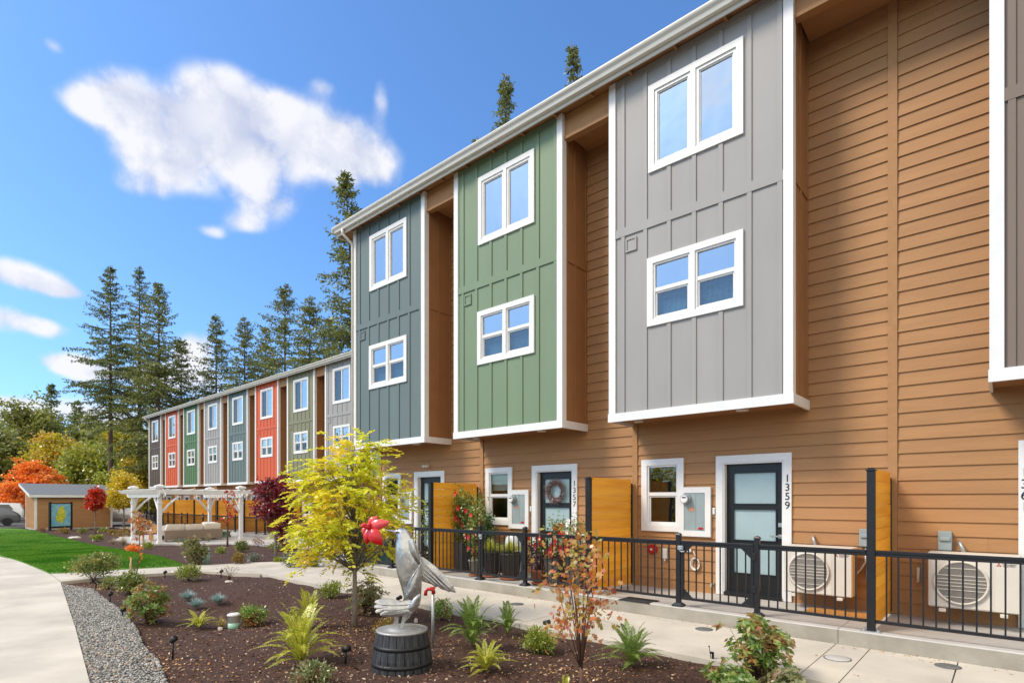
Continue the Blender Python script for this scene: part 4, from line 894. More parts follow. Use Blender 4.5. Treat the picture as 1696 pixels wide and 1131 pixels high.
for a in ((286,1084,.27,'black stake light standing alone in open mulch by the gravel'),(182,993,.22,'black stake light under the shrubs beside the gravel\'s top end'),(203,1016,.16,'small black stake light at the gravel edge left of nandina'),(572,1092,.2,'black stake light in the mulch left of the wooden barrel'),
          (481,1026,.24,'black stake light behind the tall yellow fern'),(366,951,.20,'black stake light at the cross path near the bare twigs'),(273,952,.17,'black stake light at the cross path near the lawn tip'),(159,968,.16,'black stake light below the large green shrub'),(904,1034,.15,'black stake light at the walkway beside the round shrub'),
          (660,1000,.22,'black sprinkler head right behind the silver tail fan')): path_light(*a)
x, y, z = G(1179, 1090); t0 = thing('irrigation_spout', 'thin black irrigation spout with valve beside the walkway', 'spout', (x, y, mulch_z(x,y)))
b = MB(); b.tube([(0,0,0),(-.012,0,.06),(-.03,0,.18)], .004, 6); b.tube([(-.03,0,.175),(-.03,0,.185)], .009, 8); b.build('tube', MT['black'], t0)
b = MB(); b.cbox(-.0,.022,-.01,.01,0,.125,.003); b.cbox(-.022,.02,-.01,.01,.105,.128,.003); b.build('valve', MT['black'], t0)
# yard hydrant
x, y, z = G(717, 1067.6); t0 = thing('garden_tap', 'grey steel tap pipe with red spout behind the bird', 'tap', (x, y, mulch_z(x,y)), math.radians(41))
b = MB(); b.tube([(0,0,0),(0,0,.63)], .018, 10); b.build('pipe', MT['steel'], t0)
b = MB(); b.tube([(.01,0,.62),(0,0,.67),(-.06,0,.675),(-.085,0,.64),(-.085,0,.60)], [.026,.026,.02,.02,.022], 10); b.cbox(-.03,.03,-.012,.012,.68,.70,.004); b.build('valve', MT['red'], t0)
# access covers let into the paving
MT['cover'] = mat('cover_plastic', (.12,.125,.12), .6, var=.2, scale=12)
for k, (px_, py_, rr, lb, mm) in enumerate(((1387,1090,.12,'round concrete grey access cover in the narrow paving strip','conc2'),(1570,1103,.10,'round dark access cover near the right paving joint','cover'),(1166,1041.5,.10,'dark access cover on the walkway behind the big bush','cover'),(856,1000,.10,'dark access cover on the walkway behind the upright fern','cover'))):
    x, y, z = G(px_, py_); t0 = thing('access_cover', lb, 'access cover', (x, y, .002), 0, 'round covers in the walkway')
    b = MB(); b.lathe([(rr,0),(rr,.004),(rr*.97,.006)], 28); b.build('lid', MT[mm], t0); b = MB(); b.lathe([(rr+.012,0),(rr+.012,.003)], 28); b.build('rim', MT['cover'], t0)
# door mats
MT['coir'] = mat('coir_mat', (.50,.24,.06), .95, var=.25, scale=60, bump=1, bscale=200); MT['matblack'] = mat('rubber_mat', (.025,.025,.025), .9, var=.4, scale=30, bump=.6, bscale=100)
def doormat(px, py, w, d, m, label):
    x, y, z = G(px, py, DKZ); t0 = thing('doormat', label, 'doormat', (x, y, DKZ-.008), 0)
    b = MB(); b.cbox(-w/2,w/2,-d/2,d/2,.001,.014,.004); b.build('pile', MT[m], t0); b = MB(); b.box(-w/2-.012,w/2+.012,-d/2-.012,d/2+.012,.0006,.006); b.build('border', MT[m], t0)
doormat(1388, 1015, .75, .42, 'coir', 'sandy brown doormat lying under the left air conditioner'); doormat(1058, 993, .5, .30, 'matblack', 'flat black mat on the porch before the alarm bell railing')
# security lamp over the blue grey townhouse's door
t0 = thing('security_light', 'small white twin security light above the left door', 'security light', (-10.66, NY-.02, 2.52))
b = MB(); b.disc_y(0,-.03,0,0,.045,16); b.build('base', MT['white'], t0)
for sx_ in (-.045,.045): b = MB(); b.tube([(0,-.03,0),(sx_,-.07,.01),(sx_*1.5,-.12,-.03)], [.012,.02,.038], 10); b.build('lamp_head', MT['cream'], t0)

# ------------------------------------------------------------------ bird sculpture
MT['alu'] = mat('brushed_aluminium', (.36,.36,.355), .30, metal=.9, col2=(.60,.595,.58), scale=7, ramp=(.3,.7), stretch=(1,1,.6), bump=1.3, bscale=14, bstretch=(1,1,.5))
MT['stave'] = mat('charred_staves', (.012,.013,.015), .6, col2=(.065,.068,.074), scale=9, stretch=(4,4,.35), ramp=(.35,.8), bump=.6, bscale=30, bstretch=(3,3,.2))
MT['hoop'] = mat('black_hoop', (.012,.012,.013), .5, var=.4, scale=9)
MT['pad'] = mat('galvanised_pad', (.33,.33,.32), .5, metal=.5, var=.12, scale=8, bump=.4, bscale=10)
MT['petal_red'] = mat('petal_enamel', (.50,.006,.010), .28, var=.15, scale=4, spec=.6)
MT['petal_lit'] = mat('petal_enamel_lit', (.72,.07,.08), .28, var=.12, scale=4, spec=.6)  # same red made pinker: light on the facing petals put into the colour
bx_, by_, bz_ = G(666, 1104); bz_ = mulch_z(bx_, by_)
# the barrel: staves, hoops and top plate
t0 = thing('barrel_plinth', 'black upturned half barrel carrying the silver bird', 'barrel', (bx_, by_, 0), 0)
b = MB(); n = 22; top = .385
for k in range(n):
    a0, a1 = 2*math.pi*(k+.04)/n, 2*math.pi*(k+.96)/n; am = (a0+a1)/2
    rb_, rm, rt_ = .305, .288, .252; v = []
    for z_, r_ in ((-.06,rb_),(.12,rm+.008),(top-.01,rt_)):
        for a in (a0, am, a1): v.append((r_*math.cos(a)*(1.004 if a==am else 1), r_*math.sin(a)*(1.004 if a==am else 1), z_))
    b.add(v, [(0,1,4,3),(1,2,5,4),(3,4,7,6),(4,5,8,7)])
b.lathe([(.298,-.06),(.245,top-.012)], 24); b.build('staves', MT['stave'], t0)
for z_, r1, r2 in ((.045,.303,.299),(.215,.283,.278)):
    b = MB(); b.lathe([(r1-.004,z_),(r1,z_),(r2,z_+.04),(r2-.004,z_+.04)], 36); b.build('hoop', MT['hoop'], t0)
b = MB(); b.lathe([(.256,top-.02),(.258,top),(.23,top+.006),(.155,top+.008),(.15,top+.022),(.02,top+.022)], 40); b.build('top_plate', MT['pad'], t0)
b = MB(); b.tube([(.16+.02*math.cos(q), .10, top+.022+.02*math.sin(q)) for q in np.linspace(0,6.28,12)], .004, 5); b.build('lifting_ring', MT['pad'], t0)

S_ = .001566; OX = 430
def L_(zx, zy, y=0.0): return ((zx-OX)*S_, y, (775-zy)*S_)
bird = thing('bird_sculpture', 'silver metal bird sculpture drinking from a red flower', 'sculpture', (bx_, by_, top+.022), TH)
b = MB(); secs = [(141,418,436,.010),(146,405,452,.030),(158,393,470,.050),(180,391,486,.068),(205,396,499,.078),(240,389,516,.090),(280,386,533,.100),(325,385,545,.106),(370,387,551,.106),(420,396,553,.100),(470,409,553,.090),(520,424,553,.078),(565,436,553,.068),(605,446,551,.058),(640,452,540,.048),(675,447,512,.040),(705,430,482,.030)]
n = 20; rings = []
for zy, xl, xr, dp in secs:
    cx_, hw = (xl+xr)/2, (xr-xl)/2*S_
    rings.append([((cx_-OX)*S_+hw*math.cos(2*math.pi*k/n), -dp*math.sin(2*math.pi*k/n)*(.9+.1*math.cos(4*math.pi*k/n)), (775-zy)*S_) for k in range(n)])
b.add([q for r_ in rings for q in r_], [tuple(range(n)), tuple(range((len(rings)-1)*n, len(rings)*n))[::-1]]+[(j*n+i,(j+1)*n+i,(j+1)*n+(i+1)%n,j*n+(i+1)%n) for j in range(len(rings)-1) for i in range(n)], True)
b.build('body', MT['alu'], bird)
def plate(name, outline, y0, m, parent, thick=.007, bulge=0.0, tilt=0.0, fold=None, yfun=None):
    """sheet metal plate from an outline in the sculpture's own plane, with thickness and curvature"""
    cx_ = sum(p[0] for p in outline)/len(outline); cz = sum(p[1] for p in outline)/len(outline); nr = 5; v = []; n = len(outline)
    rmax = max(math.hypot(p[0]-cx_, p[1]-cz) for p in outline)
    def yy(x, z, q):
        base = y0 - bulge*(1-q*q) + tilt*(x-cx_)*S_
        return base + (yfun(x, z) if yfun else 0)
    for side in (0, thick):
        for k in range(nr+1):
            q = k/nr
            for p in outline: x, z = cx_+(p[0]-cx_)*q, cz+(p[1]-cz)*q; a = L_(x, z); v.append((a[0], yy(x, z, q)+side, a[2]))
    m_ = (nr+1)*n; fs = []
    for k in range(nr):
        for i in range(n): j=(i+1)%n; a,b2,c,d = k*n+i,k*n+j,(k+1)*n+j,(k+1)*n+i; fs.append((a,b2,c,d)); fs.append((m_+d,m_+c,m_+b2,m_+a))
    for i in range(n): j=(i+1)%n; fs.append((nr*n+i,nr*n+j,m_+nr*n+j,m_+nr*n+i))
    q_ = MB(); q_.add(v, fs, False); return q_.build(name, m, parent)
def smooth_out(pts, k=5):
    out = []; n = len(pts)
    for i in range(n):
        p0,p1,p2,p3 = pts[i-1],pts[i],pts[(i+1)%n],pts[(i+2)%n]
        for j in range(k):
            t = j/k; out.append(tuple(.5*(2*p1[d]+(p2[d]-p0[d])*t+(2*p0[d]-5*p1[d]+4*p2[d]-p3[d])*t*t+(3*p1[d]-p0[d]-3*p2[d]+p3[d])*t**3) for d in (0,1)))
    return out
plate('wing', smooth_out([(548,326),(610,366),(680,430),(735,500),(768,558),(760,566),(742,552),(728,562),(712,545),(696,548),(680,526),(662,528),(645,508),(622,508),(590,496),(556,478),(550,400)],3), .055, MT['alu'], bird, bulge=.012, tilt=.25)
# feathers overlapping on the wing
for k, (a, c) in enumerate((((560,350),(762,560)),((558,385),(735,556)),((557,415),(700,540)),((556,440),(655,520)))):
    dx, dz_ = c[0]-a[0], c[1]-a[1]; l = math.hypot(dx,dz_); nx_, nz_ = -dz_/l, dx/l
    plate('wing_feather', smooth_out([a,(a[0]+dx*.5+nx_*9,a[1]+dz_*.5+nz_*9),(a[0]+dx*.9+nx_*13,a[1]+dz_*.9+nz_*13),c,(a[0]+dx*.9-nx_*4,a[1]+dz_*.9-nz_*4),(a[0]+dx*.5-nx_*3,a[1]+dz_*.5-nz_*3)],3), .030-.002*k, MT['alu'], bird, thick=.004, bulge=.004, tilt=.25)
plate('folded_wing', smooth_out([(485,212),(503,208),(528,250),(548,305),(556,365),(549,372),(520,340),(497,300),(484,255)]), -.085, MT['alu'], bird, bulge=.02, yfun=lambda x,z: .04*((x-485)/70)**2)
plate('folded_wing', smooth_out([(556,360),(559,470),(556,560),(545,585),(452,604),(458,560),(480,490),(512,430)]), -.070, MT['alu'], bird, bulge=.016, yfun=lambda x,z: .035*((x-480)/75)**2)
# rolled edge of the folded wings
b = MB(); b.tube([L_(503,208,-.078),(L_(530,255,-.066)),(L_(549,310,-.05)),(L_(558,365,-.045)),(L_(520,425,-.085)),(L_(487,480,-.096)),(L_(464,545,-.092)),(L_(450,604,-.08))], .006, 6); b.build('wing_edge', MT['alu'], bird)
# tail: one scoop shaped sheet with a scalloped left edge, ribs between the feathers
tail = plate('tail', smooth_out([(553,556),(550,600),(543,632),(515,665),(468,686),(415,693),(352,691),(318,682),(312,668),(290,666),(284,652),(300,641),(281,636),(275,623),(292,611),(277,604),(282,590),(318,584),(368,588),(420,598),(470,606),(515,592)],2), -.045, MT['alu'], bird, bulge=.03, yfun=lambda x,z: -.10*max(0,(520-x)/240)**1.3 - .05*max(0,(z-600)/90))
for a, m1, c in (((515,618),(410,632),(300,611)),((505,640),(410,660),(306,641)),((480,662),(400,682),(318,668))):
    pts = []
    for t in np.linspace(0,1,9):
        x = (1-t)**2*a[0]+2*t*(1-t)*m1[0]+t*t*c[0]; z = (1-t)**2*a[1]+2*t*(1-t)*m1[1]+t*t*c[1]
        pts.append(L_(x, z, -.078-.10*max(0,(520-x)/240)**1.3-.05*max(0,(z-600)/90)))
    b = MB(); b.tube(pts, [.0045]*8+[.002], 5); b.build('tail_rib', MT['pad'], tail)
plate('tail_cup', smooth_out([(553,555),(552,600),(538,645),(505,675),(455,690),(420,690),(440,660),(480,625),(515,585)]), -.085, MT['alu'], bird, bulge=.015)
plate('leg', [(440,688),(470,690),(436,776),(420,776)], -.02, MT['alu'], bird, thick=.012)
plate('leg', [(388,686),(412,688),(406,776),(374,776)], -.03, MT['alu'], bird, thick=.012)
plate('leg', [(470,668),(530,650),(452,745),(438,745)], .01, MT['alu'], bird, thick=.012)
b = MB(); b.tube([L_(405,176,0),L_(385,165,0),L_(368,160,0),L_(345,157,-.004),L_(318,152,-.006)], [.030,.020,.012,.006,.003], 10); b.build('beak', MT['alu'], bird)
for yy in (-1,1):
    b = MB(); p_ = L_(404,163); b.lathe([(.0165,0),(.0165,.006),(.010,.012),(.0,.013)], 16); R3 = Matrix.Rotation(math.radians(90)*(-yy)*-1, 3, 'X'); b.v = [tuple(R3 @ Vector(q)) for q in b.v]; b.v = [(x+p_[0], y+yy*.052, z+p_[2]) for x,y,z in b.v]; e_ = b.build('eye', MT['nickel'], bird)
    b = MB(); c_ = (p_[0], yy*.066, p_[2]); b.tube([(c_[0], c_[1]-.003, c_[2]), (c_[0], c_[1]+.003, c_[2])], .007, 10); b.build('pupil', MT['black'], e_)
# red metal flower at the beak's tip
def petal(parent, a, c, w, m, cup=.03, y=0.0, yt=0.0):
    A_, B_ = Vector(L_(*a, y)), Vector(L_(*c, y+yt)); ax = B_-A_; nrm_ = Vector((0,-1,0)); sd = ax.cross(nrm_).normalized(); nrm_ = sd.cross(ax).normalized(); v = []; nu, nv = 14, 8; W_ = w*S_
    for s_ in (0,.006):
        for i in range(nu+1):
            t = i/nu; hw = W_*math.sin(math.pi*min(1,(.07+.93*t))**.85)**.75 if t < 1 else 0
            for j in range(nv+1):
                q = -1+2*j/nv; v.append(A_+ax*t+sd*hw*q+nrm_*(cup*(math.sin(math.pi*t)*.8 - q*q*.55*hw/W_) - s_))
    m_ = (nu+1)*(nv+1); fs = []
    for i in range(nu):
        for j in range(nv): a_ = i*(nv+1)+j; fs += [(a_,a_+1,a_+nv+2,a_+nv+1),(m_+a_+nv+1,m_+a_+nv+2,m_+a_+1,m_+a_)]
    b = MB(); b.add(v, fs, True); return b.build('petal', m, parent)
flower = thing('metal_flower', 'large red metal flower held at the bird\'s beak', 'flower', (bx_, by_, top+.022), TH)
petal(flower, (222,132), (357,102), 34, MT['petal_lit'], .045, -.03)
petal(flower, (214,118), (270,66), 24, MT['petal_lit'], .035, .01)
petal(flower, (225,142), (312,246), 44, MT['petal_red'], .05, -.04, -.03)
petal(flower, (210,148), (205,248), 27, MT['petal_red'], .04, .0)
petal(flower, (192,128), (176,186), 17, MT['petal_lit'], .03, .02)
petal(flower, (212,128), (235,72), 20, MT['petal_lit'], .03, .06, .03)
b = MB(); b.tube([L_(232,142,-.03),L_(215,132,-.04),L_(196,122,-.055)], [.022,.028,.018], 12); b.build('flower_cup', MT['petal_red'], flower)
for q_ in ((178,126,-.07),(196,112,-.07),(232,114,-.06)):
    b = MB(); b.tube([L_(212,132,-.03), L_(*q_)], [.012,.020], 10); b.build('stamen', MT['petal_red'], flower)
b = MB(); b.tube([L_(300,150,-.01),L_(265,140,-.01),L_(225,135,-.01)], .004, 6); b.build('flower_stem', MT['alu'], flower)

# ------------------------------------------------------------------ plants
def frond_pts(P0, az_, L, rise, droop, n):
    t = np.linspace(0,1,n); h = L*(t*math.cos(rise)*(1-.12*t)); z = L*(t*math.sin(rise) - droop*t*t)
    return np.stack([P0[0]+math.sin(az_)*h, P0[1]+math.cos(az_)*h, P0[2]+z],1)
def fern(px, py, wpx, hpx, m, label, seed, nf=16, upright=.5, group='sword ferns in the near bed', far=False):
    r = np.random.default_rng(seed); x, y, _ = G(px, py); z = mulch_z(x, y); d = D(x, y); k = d/FPX
    t0 = thing('fern', label, 'fern', (x, y, z), 0, group); W = wpx*k/2*1.18; Hh = hpx*k*1.08
    VV, FF, SV = [], [], []; cnt = 0; st = MB()
    for i in range(nf):
        a = i*2.39996 + r.uniform(-.25,.25); u = min(1, max(0, (i+.5)/nf + r.uniform(-.1,.1))); u = u*(.55+.45*upright); hx = W*(1.05-.85*u**1.3)*r.uniform(.8,1.12); hz = Hh*(.30+.75*u**.8)*r.uniform(.85,1.08); L = math.hypot(hx, hz)
        t = np.linspace(0,1,34); rd = hx*(.55*t+.45*t*t); zz = hz*(1.75*t-.75*t*t) if u > .5 else hz*(2.1*t-1.1*t*t*(1+.5*(1-u))); bend = a+.25*r.normal()*t
        pts = np.stack([np.sin(bend)*rd, np.cos(bend)*rd, .01+zz],1)
        st.tube(pts[::4], list(np.linspace(.004,.0012,len(pts[::4]))), 4)
        for s_ in (-1,1):
            P = pts[4:-1]; tan = nrm(pts[5:]-pts[4:-1]); sd = nrm(np.cross(tan, np.array([[0,0,1.]]))); tt = np.linspace(0,1,len(P)); pl_ = min(.075,L*.15)*np.sin(np.pi*np.clip(tt*.86+.12,0,1))**.8*(1-.35*tt)
            Dv = nrm(sd*s_ + tan*.45 + np.array([[0,0,.10]]) + r.normal(size=P.shape)*.06); Nv = nrm(np.cross(tan, sd)+r.normal(size=P.shape)*.15)
            V, F = leafquads(P, Dv, pl_, L*.0115+.001, r, Nv, .3); FF.append(F+cnt); VV.append(V); cnt += len(V)
    mesh_np('fronds', np.concatenate(VV), np.concatenate(FF), m, t0); st.build('stems', MT['fernstem'], t0)
MT['fernstem'] = mat('fern_stem', (.22,.20,.05), .7, var=.2)
LM = {}
LM['fern'] = leafmat('fern_green', [(.10,.18,.03),(.20,.32,.06),(.32,.42,.10)], .4)
LM['fern_y'] = leafmat('fern_yellow', [(.36,.42,.04),(.56,.56,.06),(.72,.68,.11)], .45)
LM['box'] = leafmat('shrub_green', [(.07,.12,.02),(.16,.22,.035),(.32,.34,.07)], .35, patch=(.42,.36,.08), pscale=5)
LM['lime'] = leafmat('shrub_lime', [(.14,.22,.02),(.28,.34,.04),(.42,.42,.07)], .35)
LM['nandina'] = leafmat('nandina_leaf', [(.10,.20,.035),(.20,.34,.06),(.40,.46,.11)], .4, patch=(.48,.16,.07), pscale=6)
LM['pieris'] = leafmat('pieris_leaf', [(.10,.14,.04),(.22,.26,.09),(.42,.38,.17)], .3, patch=(.32,.16,.10), pscale=7)
LM['ochre'] = leafmat('shrub_ochre', [(.20,.17,.03),(.34,.24,.05),(.30,.12,.04)], .3)
LM['sage'] = leafmat('lavender_leaf', [(.12,.15,.10),(.24,.27,.19),(.34,.36,.28)], .2)
LM['brown'] = leafmat('shrub_coppery', [(.16,.06,.03),(.30,.13,.07),(.38,.22,.10)], .3)
LM['orange'] = leafmat('orange_leaf', [(.85,.24,.025),(.95,.38,.04),(.85,.16,.03)], .45)
LM['redleaf'] = leafmat('scarlet_leaf', [(.50,.03,.012),(.66,.07,.015),(.38,.015,.01)], .4)
LM['burg'] = leafmat('burgundy_leaf', [(.10,.01,.018),(.22,.016,.03),(.38,.03,.04)], .4)
LM['ytree'] = leafmat('golden_leaf', [(.44,.58,.03),(.74,.74,.04),(.95,.84,.07),(.60,.70,.05)], .5, patch=(.95,.70,.04), pscale=2.0)
LM['fescue'] = leafmat('blue_fescue', [(.18,.30,.30),(.34,.48,.46),(.48,.60,.54)], .2)
LM['gold'] = leafmat('gold_grass', [(.45,.30,.08),(.62,.47,.16),(.50,.45,.12)], .35)
LM['hak'] = leafmat('lime_grass', [(.40,.45,.05),(.62,.62,.08),(.75,.72,.18)], .4)
LM['straw'] = leafmat('straw_grass', [(.34,.27,.15),(.52,.44,.28),(.30,.28,.14)], .3)
LM['mapler'] = leafmat('maple_coral', [(.50,.10,.05),(.68,.20,.06),(.58,.34,.07),(.62,.13,.08)], .45, patch=(.40,.42,.08), pscale=4)
def shrub(px, py, wpx, hpx, m, label, seed, n=1100, leaf=.035, name='shrub', cat='shrub', group=None, stems=7, lift=.12, flat=1.0, asp=.32, whorl=0, droop=0.0, clump=34):
    r = np.random.default_rng(seed); x, y, _ = G(px, py); z = mulch_z(x, y); d = D(x, y); k = d/FPX
    t0 = thing(name, label, cat, (x, y, z), 0, group); W = wpx*k/2*.86; Hh = hpx*k
    cl = []
    for i in range(clump):
        v = r.normal(size=3); v /= np.linalg.norm(v); q = r.uniform(.45,1.0); cl.append((v[0]*W*q*r.uniform(.75,1.05), v[1]*W*q*flat, Hh*(lift+(1-lift)*(.5+.5*v[2]*q)) - .02*Hh))
    cl = np.array(cl); cl = cl[cl[:,2] > .04*Hh]; sg_ = .13*min(W*2,Hh*1.2)
    idx = r.integers(0, len(cl), n); P = cl[idx] + r.normal(size=(n,3))*sg_*[1,1,.8]; P[:,2] = np.clip(P[:,2], .01, Hh*1.04)
    out = P - np.array([0,0,Hh*.35]); Dv = nrm(nrm(out)*.8 + r.normal(size=(n,3))*.7 + np.array([0,0,.25-droop]))
    if whorl:
        tips = cl+r.normal(size=cl.shape)*[W*.1,W*.1,Hh*.05]; tips = np.concatenate([tips, tips*[.8,.8,.9]+r.normal(size=cl.shape)*[W*.12,W*.12,Hh*.08]]); P, Dv = [], []
        for tp_ in tips:
            ax = nrm((tp_*[1,1,.4]+[0,0,W*.55]).reshape(1,3))[0]
            for q in range(whorl):
                th = q*2.4; e1 = np.cross(ax,[.3,.9,.1]); e1 /= np.linalg.norm(e1); e2 = np.cross(ax,e1); dv = e1*math.cos(th)+e2*math.sin(th)+ax*r.uniform(-.25,.75)+np.array([0,0,-droop*.5]); P.append(tp_-ax*leaf*.5*r.random()+r.normal(size=3)*.004); Dv.append(dv)
        P = np.array(P); Dv = nrm(np.array(Dv)); n = len(P); P[:,2] = np.maximum(P[:,2],.01)
    V, F = leafquads(P, Dv, r.uniform(.7,1.25,n)*leaf, r.uniform(.8,1.2,n)*leaf*asp, r, None, .5)
    mesh_np('foliage', V, F, m, t0)
    b = MB()
    for i in range(min(stems*2, len(cl))):
        c = cl[i]; b.tube([(c[0]*.05,c[1]*.05,-.02),(c[0]*.4,c[1]*.4,c[2]*.45),(c[0]*.9,c[1]*.9,c[2]*.95)], [.007*max(.6,Hh),.005*max(.6,Hh),.002], 5)
    b.build('stems', MT['twig'], t0); return t0
def tuft(px, py, wpx, hpx, m, label, seed, n=260, w=.004, name='grass_tuft', cat='ornamental grass', group=None, arch=.5, loc=None, size=None):
    r = np.random.default_rng(seed)
    if loc is None:
        x, y, _ = G(px, py); z = mulch_z(x, y); k = D(x,y)/FPX; W, Hh = wpx*k/2, hpx*k
    else: (x, y, z), (W, Hh) = loc, size
    t0 = thing(name, label, cat, (x, y, z), 0, group)
    a = r.uniform(0,6.283,n); sp = np.sqrt(r.random(n)); VV = []; seg = 4; ts = np.linspace(0,1,seg+1)
    ln = r.uniform(.7,1.1,n)
    def pt(t): 
        hx = W*sp*ln*(t*.45+.55*t*t); hz = Hh*ln*(1-.45*sp)*(t*(1+arch) - arch*t*t*(1+.6*sp)); return np.stack([np.sin(a)*hx, np.cos(a)*hx, hz],1)
    S = np.stack([np.cos(a),-np.sin(a),np.zeros(n)],1); V = []
    for t in ts:
        ww = w*(1-t*.85); p = pt(t); V.append(p-S*ww); V.append(p+S*ww)
    V = np.stack(V,1).reshape(-1,3); base = np.arange(n)[:,None]*(2*(seg+1)); F = np.concatenate([base+np.array([[2*i,2*i+1,2*i+3,2*i+2]]) for i in range(seg)])
    mesh_np('blades', V, F, m, t0)
    b = MB(); b.lathe([(W*.16,-.01),(W*.10,.02*1.0)], 8); b.build('crown_base', MT['twig'], t0); return t0

fern(498,1092,140,98,LM['fern_y'],'large yellow green fern in front of its taller twin',21,nf=40,upright=.65)
fern(510,1032,76,62,LM['fern_y'],'yellow fern standing behind the large yellow one',22,nf=26,upright=.9)
fern(330,1024,64,34,LM['fern_y'],'small spreading fern beside the blue grass tufts',23,nf=22,upright=.35)
fern(782,1068,100,84,LM['fern'],'bright green fern right of the barrel behind the yellow fern',24,nf=34,upright=.75)
fern(805,1106,90,56,LM['fern_y'],'low yellow fern on the mulch right of the barrel',25,nf=34,upright=.4)
fern(841,1043,56,54,LM['fern'],'upright green fern at the walkway edge',26,nf=26,upright=.9)
fern(1046,1096,112,72,LM['fern'],'wide green fern with long arching fronds right of thin maple',27,nf=34,upright=.6)
fern(936,1146,44,40,LM['fern_y'],'small fern tips at the bottom edge left of thin maple',28,nf=12,upright=.9)
shrub(156,958,62,44,LM['box'],'large round green shrub at the lawn\'s corner',31,2600,.05,stems=9,lift=.25)
shrub(214,978,46,38,LM['box'],'green shrub around the bare pale snag',32,1500,.045)
shrub(248,1022,88,68,LM['nandina'],'green and red nandina at the mulch edge by the gravel',33,4200,.06,stems=30,lift=.15,asp=.2,droop=.3,clump=90,whorl=12)
shrub(180,972,26,20,LM['box'],'tiny low shrub over a black stake light',34,420,.035)
shrub(313,957,36,24,LM['lime'],'yellow green shrub beside the cross path',35,900,.045)
shrub(419,1018,56,30,LM['nandina'],'low green shrub right of the short standpipe',36,1500,.045,asp=.25)
shrub(549,985,34,28,LM['lime'],'small bright green shrub left of the yellow tree\'s trunk',37,1200,.035)
shrub(607,1008,86,58,LM['pieris'],'dark green and bronze shrub behind the yellow tree\'s trunk',38,4600,.05,stems=30,asp=.22,droop=.2,clump=110,whorl=12)
shrub(640,1050,40,34,LM['ochre'],'small yellowish shrub behind the barrel',39,800,.03)
shrub(519,1131,66,38,LM['pieris'],'low leafy shrub at the bottom edge below the yellow fern',40,2200,.035,asp=.28)
shrub(732,1022,36,34,LM['nandina'],'small green shrub behind the steel tap pipe',41,1100,.032)
shrub(895,1070,54,40,LM['lime'],'round green and rusty shrub left of the thin maple',42,2600,.028)
shrub(1252,1118,146,122,LM['nandina'],'large leafy bush in the lower right with red tips',43,4600,.080,stems=34,lift=.12,asp=.18,droop=.8,clump=70,whorl=12)
shrub(1205,1150,124,66,LM['nandina'],'low green and red bush at the bottom edge left of large bush',44,3000,.06,asp=.2,droop=.4,clump=56,whorl=12,stems=20)
shrub(1306,1152,92,62,LM['pieris'],'low bronze bush at the bottom edge right of large bush',45,2200,.06,asp=.2,droop=.4,clump=60,whorl=13,stems=20)
for k, (px_, py_, lb) in enumerate(((311,987,'leftmost of the three blue grass tufts'),(325,995,'middle and nearest blue grass tuft behind the small fern'),(361,990,'rightmost of the three blue grass tufts'))): tuft(px_,py_,34,22,LM['fescue'],lb,50+k,700,.0034,group='blue fescue tufts in the near bed',arch=.2)
tuft(366,1022,34,26,LM['gold'],'golden grass tuft left of the short standpipe',54,240,.003,arch=.6)
# far bed plants
fb = 'shrubs of the far bed'
for a in ((322,934,36,48,'pieris','tall round shrub left of the tall standpipe',2600,.07),(366,914,18,10,'lime','tiny lime shrub right of the tall standpipe',400,.05),(401,911,22,18,'box','green shrub between pergola and orange brown shrub',900,.055),
          (394,933,19,20,'ochre','orange brown shrub at the far bed\'s front edge',700,.05),(420,927,20,13,'sage','pale low shrub near the middle of the far bed\'s front',500,.045),(456,909,20,14,'lime','yellow green shrub left of the burgundy maple',600,.05),
          (461,930,22,11,'lime','bright green low shrub beneath the burgundy maple',700,.045),(470,908,30,38,'brown','coppery shrub right of the burgundy maple\'s trunk',1400,.07),(483,923,28,24,'brown','bronze twiggy shrub under the yellow tree\'s left side',600,.05),
          (488,938,36,28,'sage','grey green lavender shrub at the end of the far bed',1400,.04),(519,938,24,30,'lime','yellow green shrub left of the porch end post',900,.05),(428,902,24,17,'brown','thin leafless looking coppery shrub near the patio edge',260,.05),
          (246,907,17,12,'lime','small lime shrub below the pergola\'s front post',420,.055),(221,913,26,14,'orange','low orange shrub at the lawn edge below the pergola',480,.07),(300,897,26,9,'sage','grey low plants edging the patio behind the round shrub',400,.06),
          (160,894,20,9,'lime','lime mound in the bed between lawn and shed',420,.09),(187,884,16,8,'ochre','ochre mound at the lawn side of the white car',300,.09),(105,882,18,10,'ochre','ochre shrub under the map sign',500,.08),(137,882,16,9,'box','green shrub right of the map sign',400,.08),(172,880,16,8,'lime','yellow green mound beside the red sapling\'s foot',380,.08),
          (205,888,30,14,'ochre','bronze and yellow shrubs left of the pergola posts',700,.09),(68,880,14,7,'brown','small russet shrub at the shed corner',260,.07)):
    shrub(a[0],a[1],a[2],a[3],LM[a[4]],a[5],60+a[0],a[6],a[7],group=fb,stems=4,clump=16)
for a in ((204,902,34,22,'straw grass clump left of the pergola\'s front post'),(240,904,26,16,'straw grass clump at the foot of the pergola\'s front post'),(187,899,26,14,'straw grass clump nearest the lawn by the pergola'),(345,896,24,20,'straw grass clump before the long sofa\'s right end'),(318,893,22,16,'straw grass clump before the middle of the sofa')):
    tuft(a[0],a[1],a[2],a[3],LM['straw'],a[4],int(a[0]),220,.007,group='straw grasses by the pergola',arch=.35)
